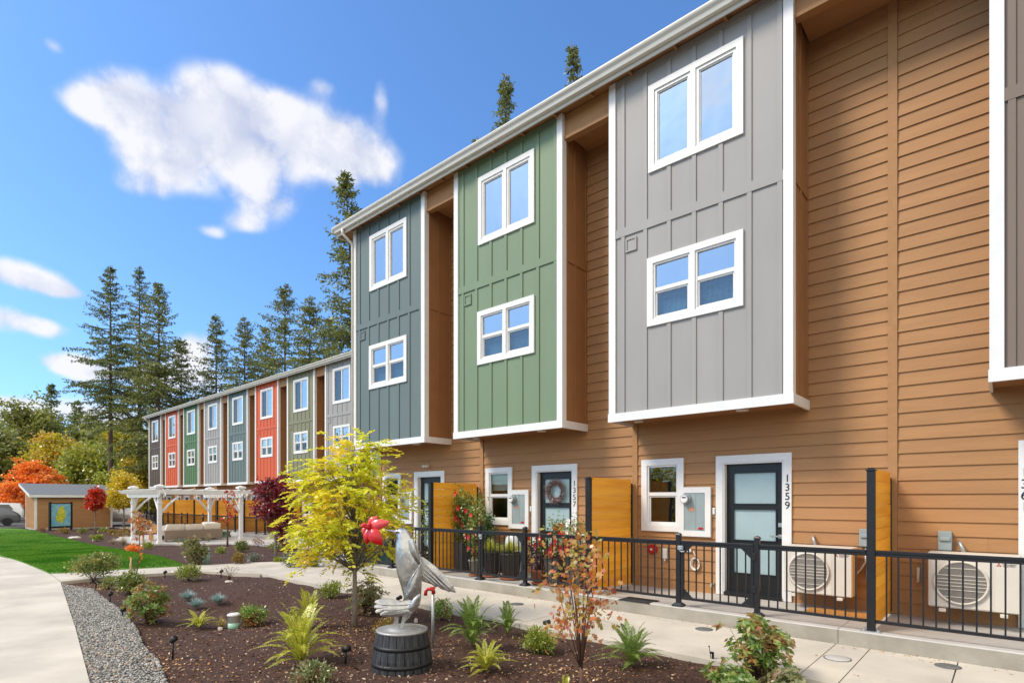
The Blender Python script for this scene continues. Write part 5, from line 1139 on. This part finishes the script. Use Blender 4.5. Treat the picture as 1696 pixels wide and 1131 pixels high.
# stump of pale wood and flat rocks
x, y, z = G(217,957); t0 = thing('snag', 'bare pale broken snag rising from the green shrub', 'snag', (x,y,mulch_z(x,y)))
b = MB(); b.tube([(0,0,0),(.01,0,.22),(-.015,0,.36),(.01,0,.50)], [.035,.028,.022,.008], 8); b.tube([(-.01,0,.34),(-.04,0,.42)], [.014,.006], 6); b.build('stem', mat('pale_wood',(.55,.40,.22),.8,var=.2), t0)
m_rock = mat('pale_rock', (.50,.46,.40), .85, var=.15, scale=9, bump=.6, bscale=20)
def rock(px, py, w, h, label, seed):
    r_ = random.Random(seed); x, y, _ = G(px, py); k = D(x,y)/FPX; t0 = thing('rock', label, 'rock', (x, y, mulch_z(x,y)), r_.uniform(0,3)); W = w*k/2; b = MB(); n = 11; v = []
    for z_, s_ in ((-.03,.9),(h*k*.4,1.0),(h*k*.85,.82),(h*k,.45)):
        for i in range(n): a = 2*math.pi*i/n; q = s_*r_.uniform(.85,1.1); v.append((W*q*math.cos(a), W*.7*q*math.sin(a), z_+r_.uniform(-.1,.1)*h*k))
    b.add(v, [tuple(range(n))[::-1], tuple(range(3*n,4*n))]+[(k_*n+i,k_*n+(i+1)%n,(k_+1)*n+(i+1)%n,(k_+1)*n+i) for k_ in range(3) for i in range(n)]); b.build('stone', m_rock, t0)
rock(124,889,24,3,'long flat pale stone between lawn and shed',1); rock(156,893,8,5,'small white domed stone by the lawn edge',2); rock(365,1026,9,5,'pale stone beside the short standpipe',3); rock(379,958,14,3,'flat pale stone at the cross path under bare twigs',4); rock(689,1022,8,7,'pale stone right of the silver tail',5); rock(176,1030,10,4,'pale flat stone lying in the gravel',6)
# bare twiggy shrubs
def twiggy(px, py, wpx, hpx, label, seed, m=None, nl=40, leaf=.05, name='twiggy_shrub', cat='shrub', n=12, rad=.006):
    r = np.random.default_rng(seed); x, y, _ = G(px,py); z = mulch_z(x,y); k = D(x,y)/FPX; t0 = thing(name, label, cat, (x,y,z)); W, Hh = wpx*k/2, hpx*k; b = MB(); ends = []
    for i in range(n):
        a = r.uniform(0,6.28); w_ = W*r.uniform(.3,1); h_ = Hh*r.uniform(.6,1); p1 = (w_*.35*math.cos(a), w_*.35*math.sin(a), h_*.5); p2 = (w_*math.cos(a), w_*math.sin(a), h_); b.tube([(0,0,0),p1,p2],[rad,rad*.6,rad*.25],5); ends += [p2]
        for q in range(2):
            a2 = a+r.uniform(-.9,.9); s_ = r.uniform(.4,.8); p0 = tuple(p1[d]+(p2[d]-p1[d])*s_*.7 for d in range(3)); p3 = (p0[0]+W*.35*math.cos(a2), p0[1]+W*.35*math.sin(a2), p0[2]+Hh*.22); b.tube([p0,p3],[rad*.4,rad*.2],4); ends.append(p3)
    b.build('stems', MT['twig'], t0)
    if m:
        ends = np.array(ends); P = ends[r.integers(0,len(ends),nl)] + r.normal(size=(nl,3))*W*.12; V, F = leafquads(P, rand_unit(nl,r), leaf, leaf*.4, r); mesh_np('foliage', V, F, m, t0)
    return t0
twiggy(380,957,34,26,'bare reddish twiggy shrub at the cross path corner',5,LM['brown'],30,.03)
twiggy(225,955,24,50,'thin dark sapling with a few leaves behind the snag',6,LM['orange'],14,.06,n=5,rad=.010)

# ------------------------------------------------------------------ trees
def branch_tree(name, label, cat, base, Hh, trunk_h, rx, ry, zc, rz, m, seed, n_limb=26, leaves=6000, leaf=.06, asp=.35, trunk_r=.03, bark='bark', spray=False, group=None, lean=(0,0), multi=1, hollow=.45, clump=.16, flatten=.8, bare=0.0, layers=False, cone=0.0):
    """tapered trunk, limbs running out to clumps that fill a rough crown, leaves gathered round the limb ends"""
    r = np.random.default_rng(seed); t0 = thing(name, label, cat, base, 0, group); b = MB(); cl = []
    for i in range(n_limb):
        v = r.normal(size=3); v /= np.linalg.norm(v); q = hollow+(1-hollow)*r.random()**.6
        zz = zc+v[2]*rz*q; taper = 1-cone*max(0,(zz-zc)/rz) if cone else 1
        if layers: zz = round(zz/(rz*.35))*(rz*.35)+r.uniform(-.03,.03)*rz
        cl.append((v[0]*rx*q*taper+lean[0]*zz, v[1]*ry*q*taper+lean[1]*zz, zz))
    cl = np.array(cl); T = max(trunk_h, (zc+rz*.55))
    def tr(z): return (lean[0]*z+.02*Hh*math.sin(z/Hh*5+seed)*.3, lean[1]*z, z)
    zs = np.linspace(-.05, T, 8)
    if multi == 1: b.tube([tr(z_) for z_ in zs], [trunk_r*(1-.78*(z_/T)**1.1) if z_>0 else trunk_r*1.15 for z_ in zs], 9)
    else:
        b.tube([tr(z_) for z_ in np.linspace(-.05,trunk_h,4)], [trunk_r*1.1,trunk_r,trunk_r*.95,trunk_r*.9], 8)
        for k in range(multi):
            a = 2*math.pi*k/multi+r.uniform(-.4,.4); e = (rx*.35*math.cos(a), ry*.35*math.sin(a), zc+rz*.3); b.tube([tr(trunk_h*.97),(e[0]*.35,e[1]*.35,trunk_h+(e[2]-trunk_h)*.4),e],[trunk_r*.65,trunk_r*.45,trunk_r*.15],7)
    tw = []
    for c in cl:
        z0 = min(max(trunk_h*.95, c[2]-abs(rz)*.55*r.uniform(.7,1.3)), T*.93); s_ = tr(z0); rr_ = trunk_r*(.20+.22*(1-z0/T))
        if multi > 1: s_ = (c[0]*.03, c[1]*.03, trunk_h*r.uniform(.9,1.05)); rr_ = trunk_r*.34
        mid = tuple(s_[d]+(c[d]-s_[d])*.5+(0.06*rz if d==2 else r.normal()*.03*rx) for d in range(3))
        b.tube([s_, mid, tuple(c)], [rr_, rr_*.6, rr_*.22], 6)
        for k in range(4):
            t_ = r.uniform(.4,.95); p0 = np.array(mid)*(1-t_)+c*t_; p1 = c + r.normal(size=3)*clump*rx*1.0; b.tube([p0,(p0+p1)/2+np.array([0,0,.02*rz]),p1],[rr_*.3,rr_*.2,rr_*.08],4); tw.append((p0,p1))
    tk = b.build('trunk', MT[bark], t0)
    if spray:
        P, Dv = [], []
        per = max(3, int(leaves/len(tw)/18)); 
        for p0, p1 in tw:
            for k in range(per):
                s = p0+(p1-p0)*r.uniform(.2,1.0)+r.normal(size=3)*clump*rx*.35; dirv = (p1-p0)/np.linalg.norm(p1-p0)*.5+r.normal(size=3)*.55; dirv[2] = dirv[2]*.55-.05; out = np.array([s[0],s[1],0]); out /= np.linalg.norm(out)+1e-6; dirv += out*.6; dirv /= np.linalg.norm(dirv); L = leaf*r.uniform(2.6,4.6); sd = np.cross(dirv,[0,0,1]); sd /= np.linalg.norm(sd)+1e-6
                for q in np.linspace(.12,1,9):
                    pp = s+dirv*L*q+np.array([0,0,-.25*L*q*q])
                    for s2 in (-1,1): P.append(pp); Dv.append(dirv*.55+sd*s2*.85+np.array([0,0,-.15])+r.normal(size=3)*.18)
        P = np.array(P); Dv = nrm(np.array(Dv)); n = len(P); Nv = nrm(np.array([[0,0,1.]])+r.normal(size=(n,3))*.45)
        V, F = leafquads(P, Dv, r.uniform(.75,1.2,n)*leaf, r.uniform(.8,1.2,n)*leaf*asp, r, Nv, .45)
    else:
        ends = np.concatenate([cl, np.array([t[1] for t in tw])]); n = leaves; idx = r.integers(0,len(ends),n); P = ends[idx]+r.normal(size=(n,3))*clump*rx*np.array([1,1,flatten])*.75
        Dv = nrm(nrm(P-np.array([0,0,zc]))*.5+r.normal(size=(n,3))*.8+np.array([0,0,-.1])); V, F = leafstars(P, Dv, r.uniform(.7,1.3,n)*leaf, r) if asp > .5 else leafquads(P, Dv, r.uniform(.7,1.3,n)*leaf, r.uniform(.8,1.2,n)*leaf*asp, r, None, .5)
    mesh_np('crown', V, F, m, t0); return t0
# the yellow tree behind the bird
x, y, _ = G(586.5,1027.7)
branch_tree('golden_tree','young yellow leaved tree with thin trunk left of the bird','tree',(x,y,mulch_z(x,y)),2.9,.80,.98,.95,1.72,1.0,LM['ytree'],101,n_limb=84,leaves=9600,leaf=.060,asp=.30,trunk_r=.038,spray=True,hollow=.28,clump=.15,cone=.72)
# thin multi stemmed maple in front of the railing
x, y, _ = G(963,1140)
branch_tree('thin_maple','thin young maple with sparse coral leaves before the railing','tree',(x,y,mulch_z(x,y)),1.6,.26,.42,.36,.94,.56,LM['mapler'],103,n_limb=17,leaves=540,leaf=.052,asp=.55,trunk_r=.020,bark='twig',multi=4,hollow=.3,clump=.20)
x, y, _ = G(457,925)
branch_tree('burgundy_maple','burgundy leaved maple in the far bed left of yellow tree','tree',(x,y,mulch_z(x,y)),3.1,.9,.50,.48,1.62,.84,LM['burg'],104,n_limb=44,leaves=6500,leaf=.075,asp=.42,trunk_r=.045,hollow=.3,clump=.2,layers=False)
x, y, _ = G(377,902)
branch_tree('bare_sapling','nearly bare sapling with a few scarlet leaves beside the sofa','tree',(x,y,mulch_z(x,y)),2.7,.8,.42,.4,1.75,.85,LM['redleaf'],105,n_limb=14,leaves=110,leaf=.11,asp=.4,trunk_r=.04,bark='twig',hollow=.2,clump=.12)
x, y, _ = G(158,881.5)
branch_tree('red_sapling','scarlet young maple against the shed wall','tree',(x,y,-.38),3.0,.9,.46,.45,2.15,.80,LM['redleaf'],106,n_limb=32,leaves=2600,leaf=.16,asp=.42,trunk_r=.05,hollow=.3,clump=.22,cone=.3)
x, y = atd(205,42)
branch_tree('yellow_sapling','bright yellow young tree between the shed and pergola','tree',(x,y,-.38),4.2,1.3,1.10,1.0,2.7,1.15,leafmat('bright_yellow_leaf',[(.60,.44,.02),(.78,.60,.04),(.52,.46,.03)],.4),107,n_limb=42,leaves=6000,leaf=.15,asp=.42,trunk_r=.06,hollow=.3,clump=.2)
x, y = atd(60,56)
branch_tree('orange_maple','wide orange maple with layered crown behind the shed','tree',(x,y,-.3),6.0,1.4,2.7,2.4,3.3,2.4,LM['orange'],108,n_limb=70,leaves=12500,leaf=.24,asp=.36,trunk_r=.2,hollow=.35,clump=.13,flatten=.28,layers=True,cone=.75)
x, y = atd(22,57)
branch_tree('orange_maple','smaller deep orange maple at the shed\'s left end','tree',(x,y,-.3),3.6,.8,2.6,2.2,2.0,1.3,LM['orange'],109,n_limb=40,leaves=8000,leaf=.24,asp=.36,trunk_r=.12,hollow=.35,clump=.15,flatten=.35)
# orange leafed sapling by the pergola's far post
x, y, _ = G(231,902)
branch_tree('orange_sapling','thin sapling with dull orange leaves beside the pergola post','tree',(x,y,mulch_z(x,y)),1.6,.35,.36,.34,.95,.55,LM['mapler'],110,n_limb=16,leaves=420,leaf=.11,asp=.42,trunk_r=.02,bark='twig',hollow=.2,clump=.2)

# conifers -------------------------------------------------------
LM['fir'] = leafmat('fir_needles', [(.06,.09,.03),(.15,.19,.05),(.29,.31,.09)], .4, gloss=.03)
LM['fir2'] = leafmat('spruce_needles', [(.075,.105,.03),(.19,.22,.055),(.35,.35,.10)], .4, gloss=.03)
LM['fir3'] = leafmat('young_fir_needles', [(.09,.12,.035),(.19,.21,.055),(.32,.31,.09)], .4, gloss=.03)
def conifer(px, d, ytop, label, seed, Rw, base_frac=.3, dens=1.0, m='fir', lean=0.0, wobble=.25, name='conifer', trunk_r=None, droop=.25, top_thin=.0, dx=0, z0=-.4, group='tall conifers beyond the far row', ls=1.0, side=0):
    r = np.random.default_rng(seed); x, y = atd(px, d); Hh = (HOR-ytop)/FPX*d + CAM_H - z0; t0 = thing(name, label, 'tree', (x, y, z0), 0, group)
    tr_ = trunk_r or Hh*.011; b = MB(); lx_, ly_ = lean*RT[0], lean*RT[1]
    def tp(z): q = z/Hh; return np.array([lx_*q*q*Hh, ly_*q*q*Hh, z])
    zs = np.linspace(0,Hh,10); b.tube([tp(z_) for z_ in zs], [tr_*(1-.93*z_/Hh) for z_ in zs], 8)
    z = Hh*base_frac; P, Dv, Ls = [], [], []; a = r.uniform(0,6.28)
    while z < Hh*.99:
        q = (z-Hh*base_frac)/(Hh*(1-base_frac)); prof = (1-q)**.8*(.55+.45*min(1,q*4)); nb = 1 + (r.random() < .95*dens) + (r.random() < .7*dens) + (r.random() < .3*dens)
        for k in range(nb):
            a += 2.4+r.uniform(-.9,.9); L = Rw*prof*r.uniform(1-wobble*1.3,1+wobble) + .18
            if side: L *= 1+side*math.cos(a-math.atan2(RT[0],RT[1]))
            dh = np.array([math.sin(a), math.cos(a), 0]); up = math.radians(-16+52*q+r.uniform(-14,14)); s_ = tp(z); n = max(5, int(L/.30)); t = np.linspace(.10,1,n)
            dr = droop*r.uniform(.5,1.6); bow = r.normal()*.10*L; sdv = np.array([dh[1],-dh[0],0])
            pts = s_+dh*(L*t*math.cos(up))[:,None]+sdv*(bow*t*t)[:,None]+np.array([0,0,1])*(L*(t*math.sin(up)-dr*t*t+.14*t**3))[:,None]
            b.tube([s_, pts[n//2], pts[-1]], [tr_*.12+.01, tr_*.06+.006, .004], 4)
            for i in range(n):
                if t[i] < .30 and r.random() < .55: continue
                wl_ = L*.26*(1.15-t[i])+.10; ns_ = 1 + int(wl_/.22)
                for s2 in (-1,1):
                    ln = wl_*r.uniform(.45,1.25); tip = pts[i]+sdv*s2*ln*.85+dh*ln*.45+np.array([0,0,-ln*r.uniform(.05,.55)])
                    for j in range(ns_*3):
                        f_ = r.random(); P.append(pts[i]*(1-f_)+tip*f_+r.normal(size=3)*.045); Dv.append((tip-pts[i])/ln*.9+r.normal(size=3)*.55+np.array([0,0,-.15])); Ls.append(r.uniform(.16,.33)*ls)
                P.append(pts[i]); Dv.append(dh+r.normal(size=3)*.5); Ls.append(.24*ls)
        z += Hh*(1-base_frac)/(62*max(.75,Hh/25))*r.uniform(.5,1.5)
    P = np.array(P); Dv = nrm(np.array(Dv)); Ls = np.array(Ls)
    V, F = leafquads(P, Dv, Ls, Ls*.19, r, rand_unit(len(P), r), .4)
    b.build('trunk', MT['barkfir'], t0); mesh_np('crown', V, F, LM[m], t0); return t0
for a in ((183,60,440,'tall fir with bare lower trunk, leftmost of the three giants',201,4.8,.37,.62,'fir'),
          (231,66,440,'tall thin fir, middle one of the three giants left of far row',202,4.4,.38,.55,'fir'),
          (263,58,468,'dense tall fir, rightmost of the three giants',203,5.4,.2,1.3,'fir2'),
          (300,62,560,'bushy fir filling in right of the three giants',204,4.8,.05,1.5,'fir'),
          (358,62,522,'thin pointed fir above the far row\'s pale grey unit',205,4.4,.25,1.0,'fir2'),
          (405,58,524,'olive tinted fir above the far row\'s blue grey unit',206,5.0,.2,1.2,'fir3'),
          (472,56,470,'tall spreading fir above the burgundy maple\'s roofline',207,5.2,.3,.9,'fir2'),
          (440,66,540,'fir standing back between two taller ones above far row',214,5.0,.2,1.1,'fir3'),
          (513,52,488,'fir left of the large spruce behind the near building',208,4.8,.2,1.1,'fir2'),
          (545,55,520,'dense fir tucked against the large spruce',209,5.0,.1,1.4,'fir2'),
          (592,38,281,'large spruce with leaning tip behind the near building\'s left end',210,4.0,.1,1.5,'fir2'),
          (838,36,123,'fir top rising over the middle of the near roof',211,2.6,.3,.55,'fir2'),
          (972,34,72,'small fir tip rising over the roof\'s right part',212,1.3,.5,.5,'fir3'),
          (790,45,225,'sparse fir peeking over the near roof left of the larger top',213,1.6,.5,.8,'fir')):
    conifer(a[0],a[1],a[2],a[3],a[4],a[5],base_frac=a[6],dens=a[7],m=a[8],lean=(-.035 if a[4]==210 else (-.03 if a[4]==212 else 0)), wobble=.35)
for a in ((85,85,634,'dark pointed spruce above the round green trees',221,4.2),(127,92,662,'dark spruce right of the pointed one at left',222,4.5),(45,95,690,'dark spruce behind the left trees',223,4.5),(152,88,690,'dark fir half hidden left of the giant trunk',224,3.8),(20,80,700,'dark fir at the left edge',225,4.0)):
    conifer(a[0],a[1],a[2],a[3],a[4],a[5],base_frac=.05,dens=1.3,m='fir',ls=1.3,group='dark spruces at the far left')
LM['dgreen'] = leafmat('broadleaf_olive', [(.14,.17,.03),(.29,.31,.05),(.44,.43,.10)], .42, patch=(.22,.21,.05), pscale=.25)
LM['dgold'] = leafmat('broadleaf_gold', [(.32,.32,.03),(.58,.52,.04),(.76,.60,.06)], .45, patch=(.62,.33,.03), pscale=.35)
LM['dlime'] = leafmat('broadleaf_lime', [(.18,.24,.025),(.36,.40,.045),(.54,.54,.08)], .45, patch=(.45,.40,.04), pscale=.3)
def decid(px, d, ytop, wpx, m, label, seed, n=14000, leaf=.42, ybase=None, flat=.7):
    x, y = atd(px, d); Hh = (HOR-ytop)/FPX*d+CAM_H+.4; W = wpx/FPX*d/2; lo = Hh*.12
    branch_tree('broadleaf_tree', label, 'tree', (x,y,-.4), Hh, lo, W, W*.8, lo+(Hh-lo)*.5, (Hh-lo)*.5, LM[m], seed, n_limb=70, leaves=n, leaf=leaf, asp=.4, trunk_r=Hh*.02, bark='barkfir', hollow=.35, clump=.17, group='broadleaf trees beyond the shed', cone=.35)
for a in ((52,78,668,104,'dgreen','tall olive green tree with feathery top at left',301,20000,.42),(15,70,720,90,'dgreen','dark olive tree at the left edge above orange leaves',302,13000,.4),(98,68,716,96,'dgold','golden green tree above the shed roof',303,17000,.36),
          (148,64,735,100,'dlime','lime green tree behind the shed\'s right half',304,17000,.34),(150,84,704,90,'dgreen','dark green tree behind the lime one',305,13000,.45),(205,84,700,80,'dgold','golden tree between the giant trunks',306,12000,.42),
          (222,58,770,70,'dgold','yellow tree left of the far row\'s end wall',307,12000,.3),(240,74,745,70,'dlime','green and gold tree behind the far row\'s end',308,11000,.4),(-40,66,700,120,'dgreen','olive tree just past the left edge',309,9000,.45),(5,72,795,70,'dlime','low green bushes behind the parked cars',310,9000,.28),(180,60,792,60,'dlime','low lime tree above the shed\'s right corner',311,9000,.28)):
    decid(a[0],a[1],a[2],a[3],a[4],a[5],a[6],a[7],a[8])
# far woods that close the horizon
r = np.random.default_rng(77); nC = 900; azc = -TH+r.uniform(-1.5,1.6,nC); dc = r.uniform(95,150,nC); cc = np.stack([np.sin(azc)*dc, np.cos(azc)*dc, r.uniform(0,1,nC)**1.3*11],1)
n = 90000; idx = r.integers(0,nC,n); P = cc[idx]+r.normal(size=(n,3))*[2.6,2.6,1.5]; P[:,2] = np.abs(P[:,2])-.4
V, F = leafquads(P, rand_unit(n,r), r.uniform(.7,1.4,n), .32, r); o = mesh_np('woodland', V, F, LM['dgreen']); o['kind']='stuff'; o['label']='distant dark green woodland closing the horizon'; o['category']='woodland'

# ------------------------------------------------------------------ porch plants
def planter(px, yw, w, h, kind, label, square=True, group='dark grey porch planters'):
    d0 = 1399.8*yw/(px+200); x = (.7486*yw-d0)/.663; t0 = thing('planter', label, 'planter', (x, yw, DKZ), .0, group); w/=2
    b = MB()
    if square:
        v = [(sx_*s_, sy_*s_, z_) for z_, s_ in ((.03,w*.74),(h-.03,w*.97),(h-.03,w*1.03),(h,w*1.03),(h,w*.9),(h-.06,w*.88)) for sx_,sy_ in ((-1,-1),(1,-1),(1,1),(-1,1))]
        b.add(v, [(3,2,1,0),(20,21,22,23)]+[(k*4+i,k*4+(i+1)%4,(k+1)*4+(i+1)%4,(k+1)*4+i) for k in range(5) for i in range(4)])
    else: b.lathe([(w*.7,.03),(w*.95,h-.04),(w*1.04,h-.04),(w*1.04,h),(w*.9,h),(w*.86,h-.05)], 24)
    b.build('pot', MT[kind], t0); b = MB(); b.lathe([(w*.9,0),(w*1.05,.03),(w*.95,.03)], 20); b.build('saucer', MT['terra'], t0)
    b = MB(); b.lathe([(w*.86,h-.06),(w*.1,h-.045)], 16); b.build('soil', MT['mulch'], t0)
    return x, yw, DKZ+h-.05, t0
def pot_plant(loc, W, Hh, m, label, seed, n=700, leaf=.05, name='potted_plant', cat='plant', flowers=None, fl_n=8, asp=.3, trail=0.0, group=None):
    r = np.random.default_rng(seed); t0 = thing(name, label, cat, loc, 0, group); nl = 14; cl = np.stack([r.normal(size=nl)*W*.5, r.normal(size=nl)*W*.4, r.uniform(.15,1,nl)*Hh-trail*Hh*.6],1)
    b = MB()
    for c in cl: b.tube([(0,0,0),(c[0]*.4,c[1]*.4,max(c[2],.1*Hh)*.6+trail*.05),tuple(c)],[.005,.004,.002],5)
    b.build('stems', MT['twig'], t0); P = cl[r.integers(0,nl,n)]+r.normal(size=(n,3))*[W*.22,W*.2,Hh*.13]; V, F = leafquads(P, nrm(r.normal(size=(n,3))+[0,0,-.2]), r.uniform(.7,1.2,n)*leaf, leaf*asp, r); mesh_np('foliage', V, F, m, t0)
    if flowers:
        fm, fs_ = flowers; Q = cl[r.integers(0,nl,fl_n)]+r.normal(size=(fl_n,3))*[W*.3,W*.15,Hh*.12]; Q[:,1] -= W*.25
        P = np.repeat(Q,6,0); th = np.tile(np.arange(6)*math.pi/3,fl_n); Dv = nrm(np.stack([np.cos(th),np.full(6*fl_n,-.35),np.sin(th)],1)); V, F = leafquads(P, Dv, fs_, fs_*.38, r, nrm(np.array([[0.,-1,0]])+r.normal(size=P.shape)*.15), .6); mesh_np('flowers', V, F, fm, t0)
    return t0
LM['redfl'] = leafmat('red_flower', [(.55,.01,.01),(.75,.02,.02)], .3); LM['whitefl'] = leafmat('white_flower', [(.8,.8,.75),(.9,.88,.85)], .2); LM['vine'] = leafmat('vine_leaf', [(.08,.14,.025),(.20,.28,.045),(.40,.44,.10)], .4); LM['plum'] = leafmat('plum_leaf', [(.08,.015,.02),(.16,.03,.04),(.12,.06,.05)], .3); LM['oranget'] = leafmat('orange_bloom', [(.75,.30,.02),(.55,.38,.05),(.30,.30,.04)], .4)
x, y, z, _ = planter(742,8.25,.30,.62,'planter','tall dark grey planter with white flowers by the screen post'); pot_plant((x,y-.05,z),.17,.30,LM['vine'],'trailing white flowered plant in the tall left planter',1,300,.04,flowers=(LM['whitefl'],.03),fl_n=45,trail=.8); pot_plant((x+.02,y+.1,z),.22,.75,LM['oranget'],'orange and green feathery plant against the cedar screen',2,900,.04,asp=.15)
x, y, z, _ = planter(767,8.2,.30,.62,'planter','tall dark grey planter holding the climbing plants'); pot_plant((x,y,z),.34,1.0,LM['vine'],'green climbing plant spreading over the cedar screen',3,2600,.06,flowers=(LM['redfl'],.06),fl_n=16)
x, y, z, _ = planter(785,7.85,.22,.32,'curb','small pale pot at the foot of the climbing plants',False); pot_plant((x,y,z),.12,.95,LM['vine'],'red flowered climbing plant in the small pale pot',4,700,.06,flowers=(LM['redfl'],.055),fl_n=12)
x, y, z, _ = planter(812,8.0,.40,.50,'planter','wide dark planter with yellow grass behind the gate, left one',False); tuft(0,0,0,0,LM['hak'],'yellow green grass spilling from the left round planter',5,520,.006,loc=(x,y,z),size=(.50,.36),arch=.9)
x, y, z, _ = planter(846,8.0,.44,.50,'planter','wide dark planter with yellow grass behind the gate, right one',False); tuft(0,0,0,0,LM['hak'],'yellow green grass spilling from the right round planter',6,560,.006,loc=(x,y,z),size=(.50,.36),arch=.9)
x, y, z, _ = planter(822,8.55,.30,.62,'planter','dark planter with a laurel bush in front of the window',True); pot_plant((x-.22,y,z),.16,.62,leafmat('laurel_leaf',[(.03,.08,.02),(.07,.15,.03),(.16,.26,.07)],.25),'glossy green laurel bush under the white window',7,700,.06,asp=.32)
x, y, z, _ = planter(893,7.85,.30,.26,'terra','terracotta pot with plum coloured leaves beside the gate post',False); pot_plant((x,y,z),.2,.62,LM['plum'],'plum leaved plant in the terracotta pot',8,520,.055,asp=.4)
x, y, z, _ = planter(922,7.9,.34,.5,'planter','dark planter of red flowers behind the thin maple'); pot_plant((x,y,z),.36,.62,LM['vine'],'red flowered bush on the porch behind the thin maple',9,1100,.055,flowers=(LM['redfl'],.07),fl_n=34)
x, y, z, _ = planter(957,8.0,.34,.5,'planter','dark planter beside the tall screen post behind thin maple'); pot_plant((x,y,z),.22,.72,LM['vine'],'white flowered plant below the house number 1357',10,500,.05,flowers=(LM['whitefl'],.05),fl_n=14)
x, y = (.7486*8.15-1399.8*8.15/(762))/.663, 8.15
pot_plant((-9.25,7.95,DKZ+.3),.30,1.25,LM['vine'],'light green climber left of the tall black screen post',12,1500,.055,asp=.25)
x, y, z, _ = planter(700,7.95,.34,.34,'planter','dark pot of the climber left of the screen post')
# wreath, storage box, bin
t0 = thing('wreath', 'round wreath of purple brown twigs hung on the door', 'wreath', (-8.81+2.02, NY+.035, 1.86), 0)
r = np.random.default_rng(8); n = 900; th = r.uniform(0,6.283,n); rr = .155+r.normal(size=n)*.02; P = np.stack([np.cos(th)*rr, r.normal(size=n)*.02-.02, np.sin(th)*rr],1); Dv = nrm(np.stack([-np.sin(th)+np.cos(th)*.8, r.normal(size=n)*.35-.2, np.cos(th)+np.sin(th)*.8],1))
V, F = leafquads(P, Dv, r.uniform(.06,.16,n), .0035, r, None, .4); mesh_np('twigs', V, F, leafmat('wreath_twig',[(.13,.07,.065),(.26,.15,.14),(.18,.12,.10)],.1), t0)
b = MB(); b.tube([(math.cos(q)*.15, 0, math.sin(q)*.15) for q in np.linspace(0,6.2832,24)], .016, 6); b.build('hoop', MT['twig'], t0)
MT['dkgreen'] = mat('dark_green_plastic', (.015,.06,.05), .5, var=.2, scale=5, bump=.2)
t0 = thing('deck_box', 'dark green plastic deck box on the porch behind the yellow tree', 'storage box', (-11.6, 8.1, DKZ), 0)
b = MB(); b.cbox(-.85,.85,-.28,.28,0,.46,.02)
for k in range(12): b.box(-.8+.14*k,-.8+.14*k+.06,-.29,-.28,.04,.42)
b.build('body', MT['dkgreen'], t0); b = MB(); b.cbox(-.88,.88,-.31,.31,.46,.53,.025); b.build('lid', MT['dkgreen'], t0)
t0 = thing('storage_bin', 'upright white rounded plastic bin behind the yellow green planters', 'bin', ((.7486*8.5-1399.8*8.5/(1050))/.663, 8.5, DKZ), 0)
b = MB(); b.lathe([(.15,0),(.17,.03),(.175,.60),(.15,.74),(.09,.80),(.02,.815)], 24); b.build('body', mat('translucent_white_plastic',(.62,.66,.68),.4,var=.05), t0); b = MB(); b.lathe([(.178,.56),(.185,.58),(.178,.60)],24); b.build('rim_band', MT['cream'], t0)
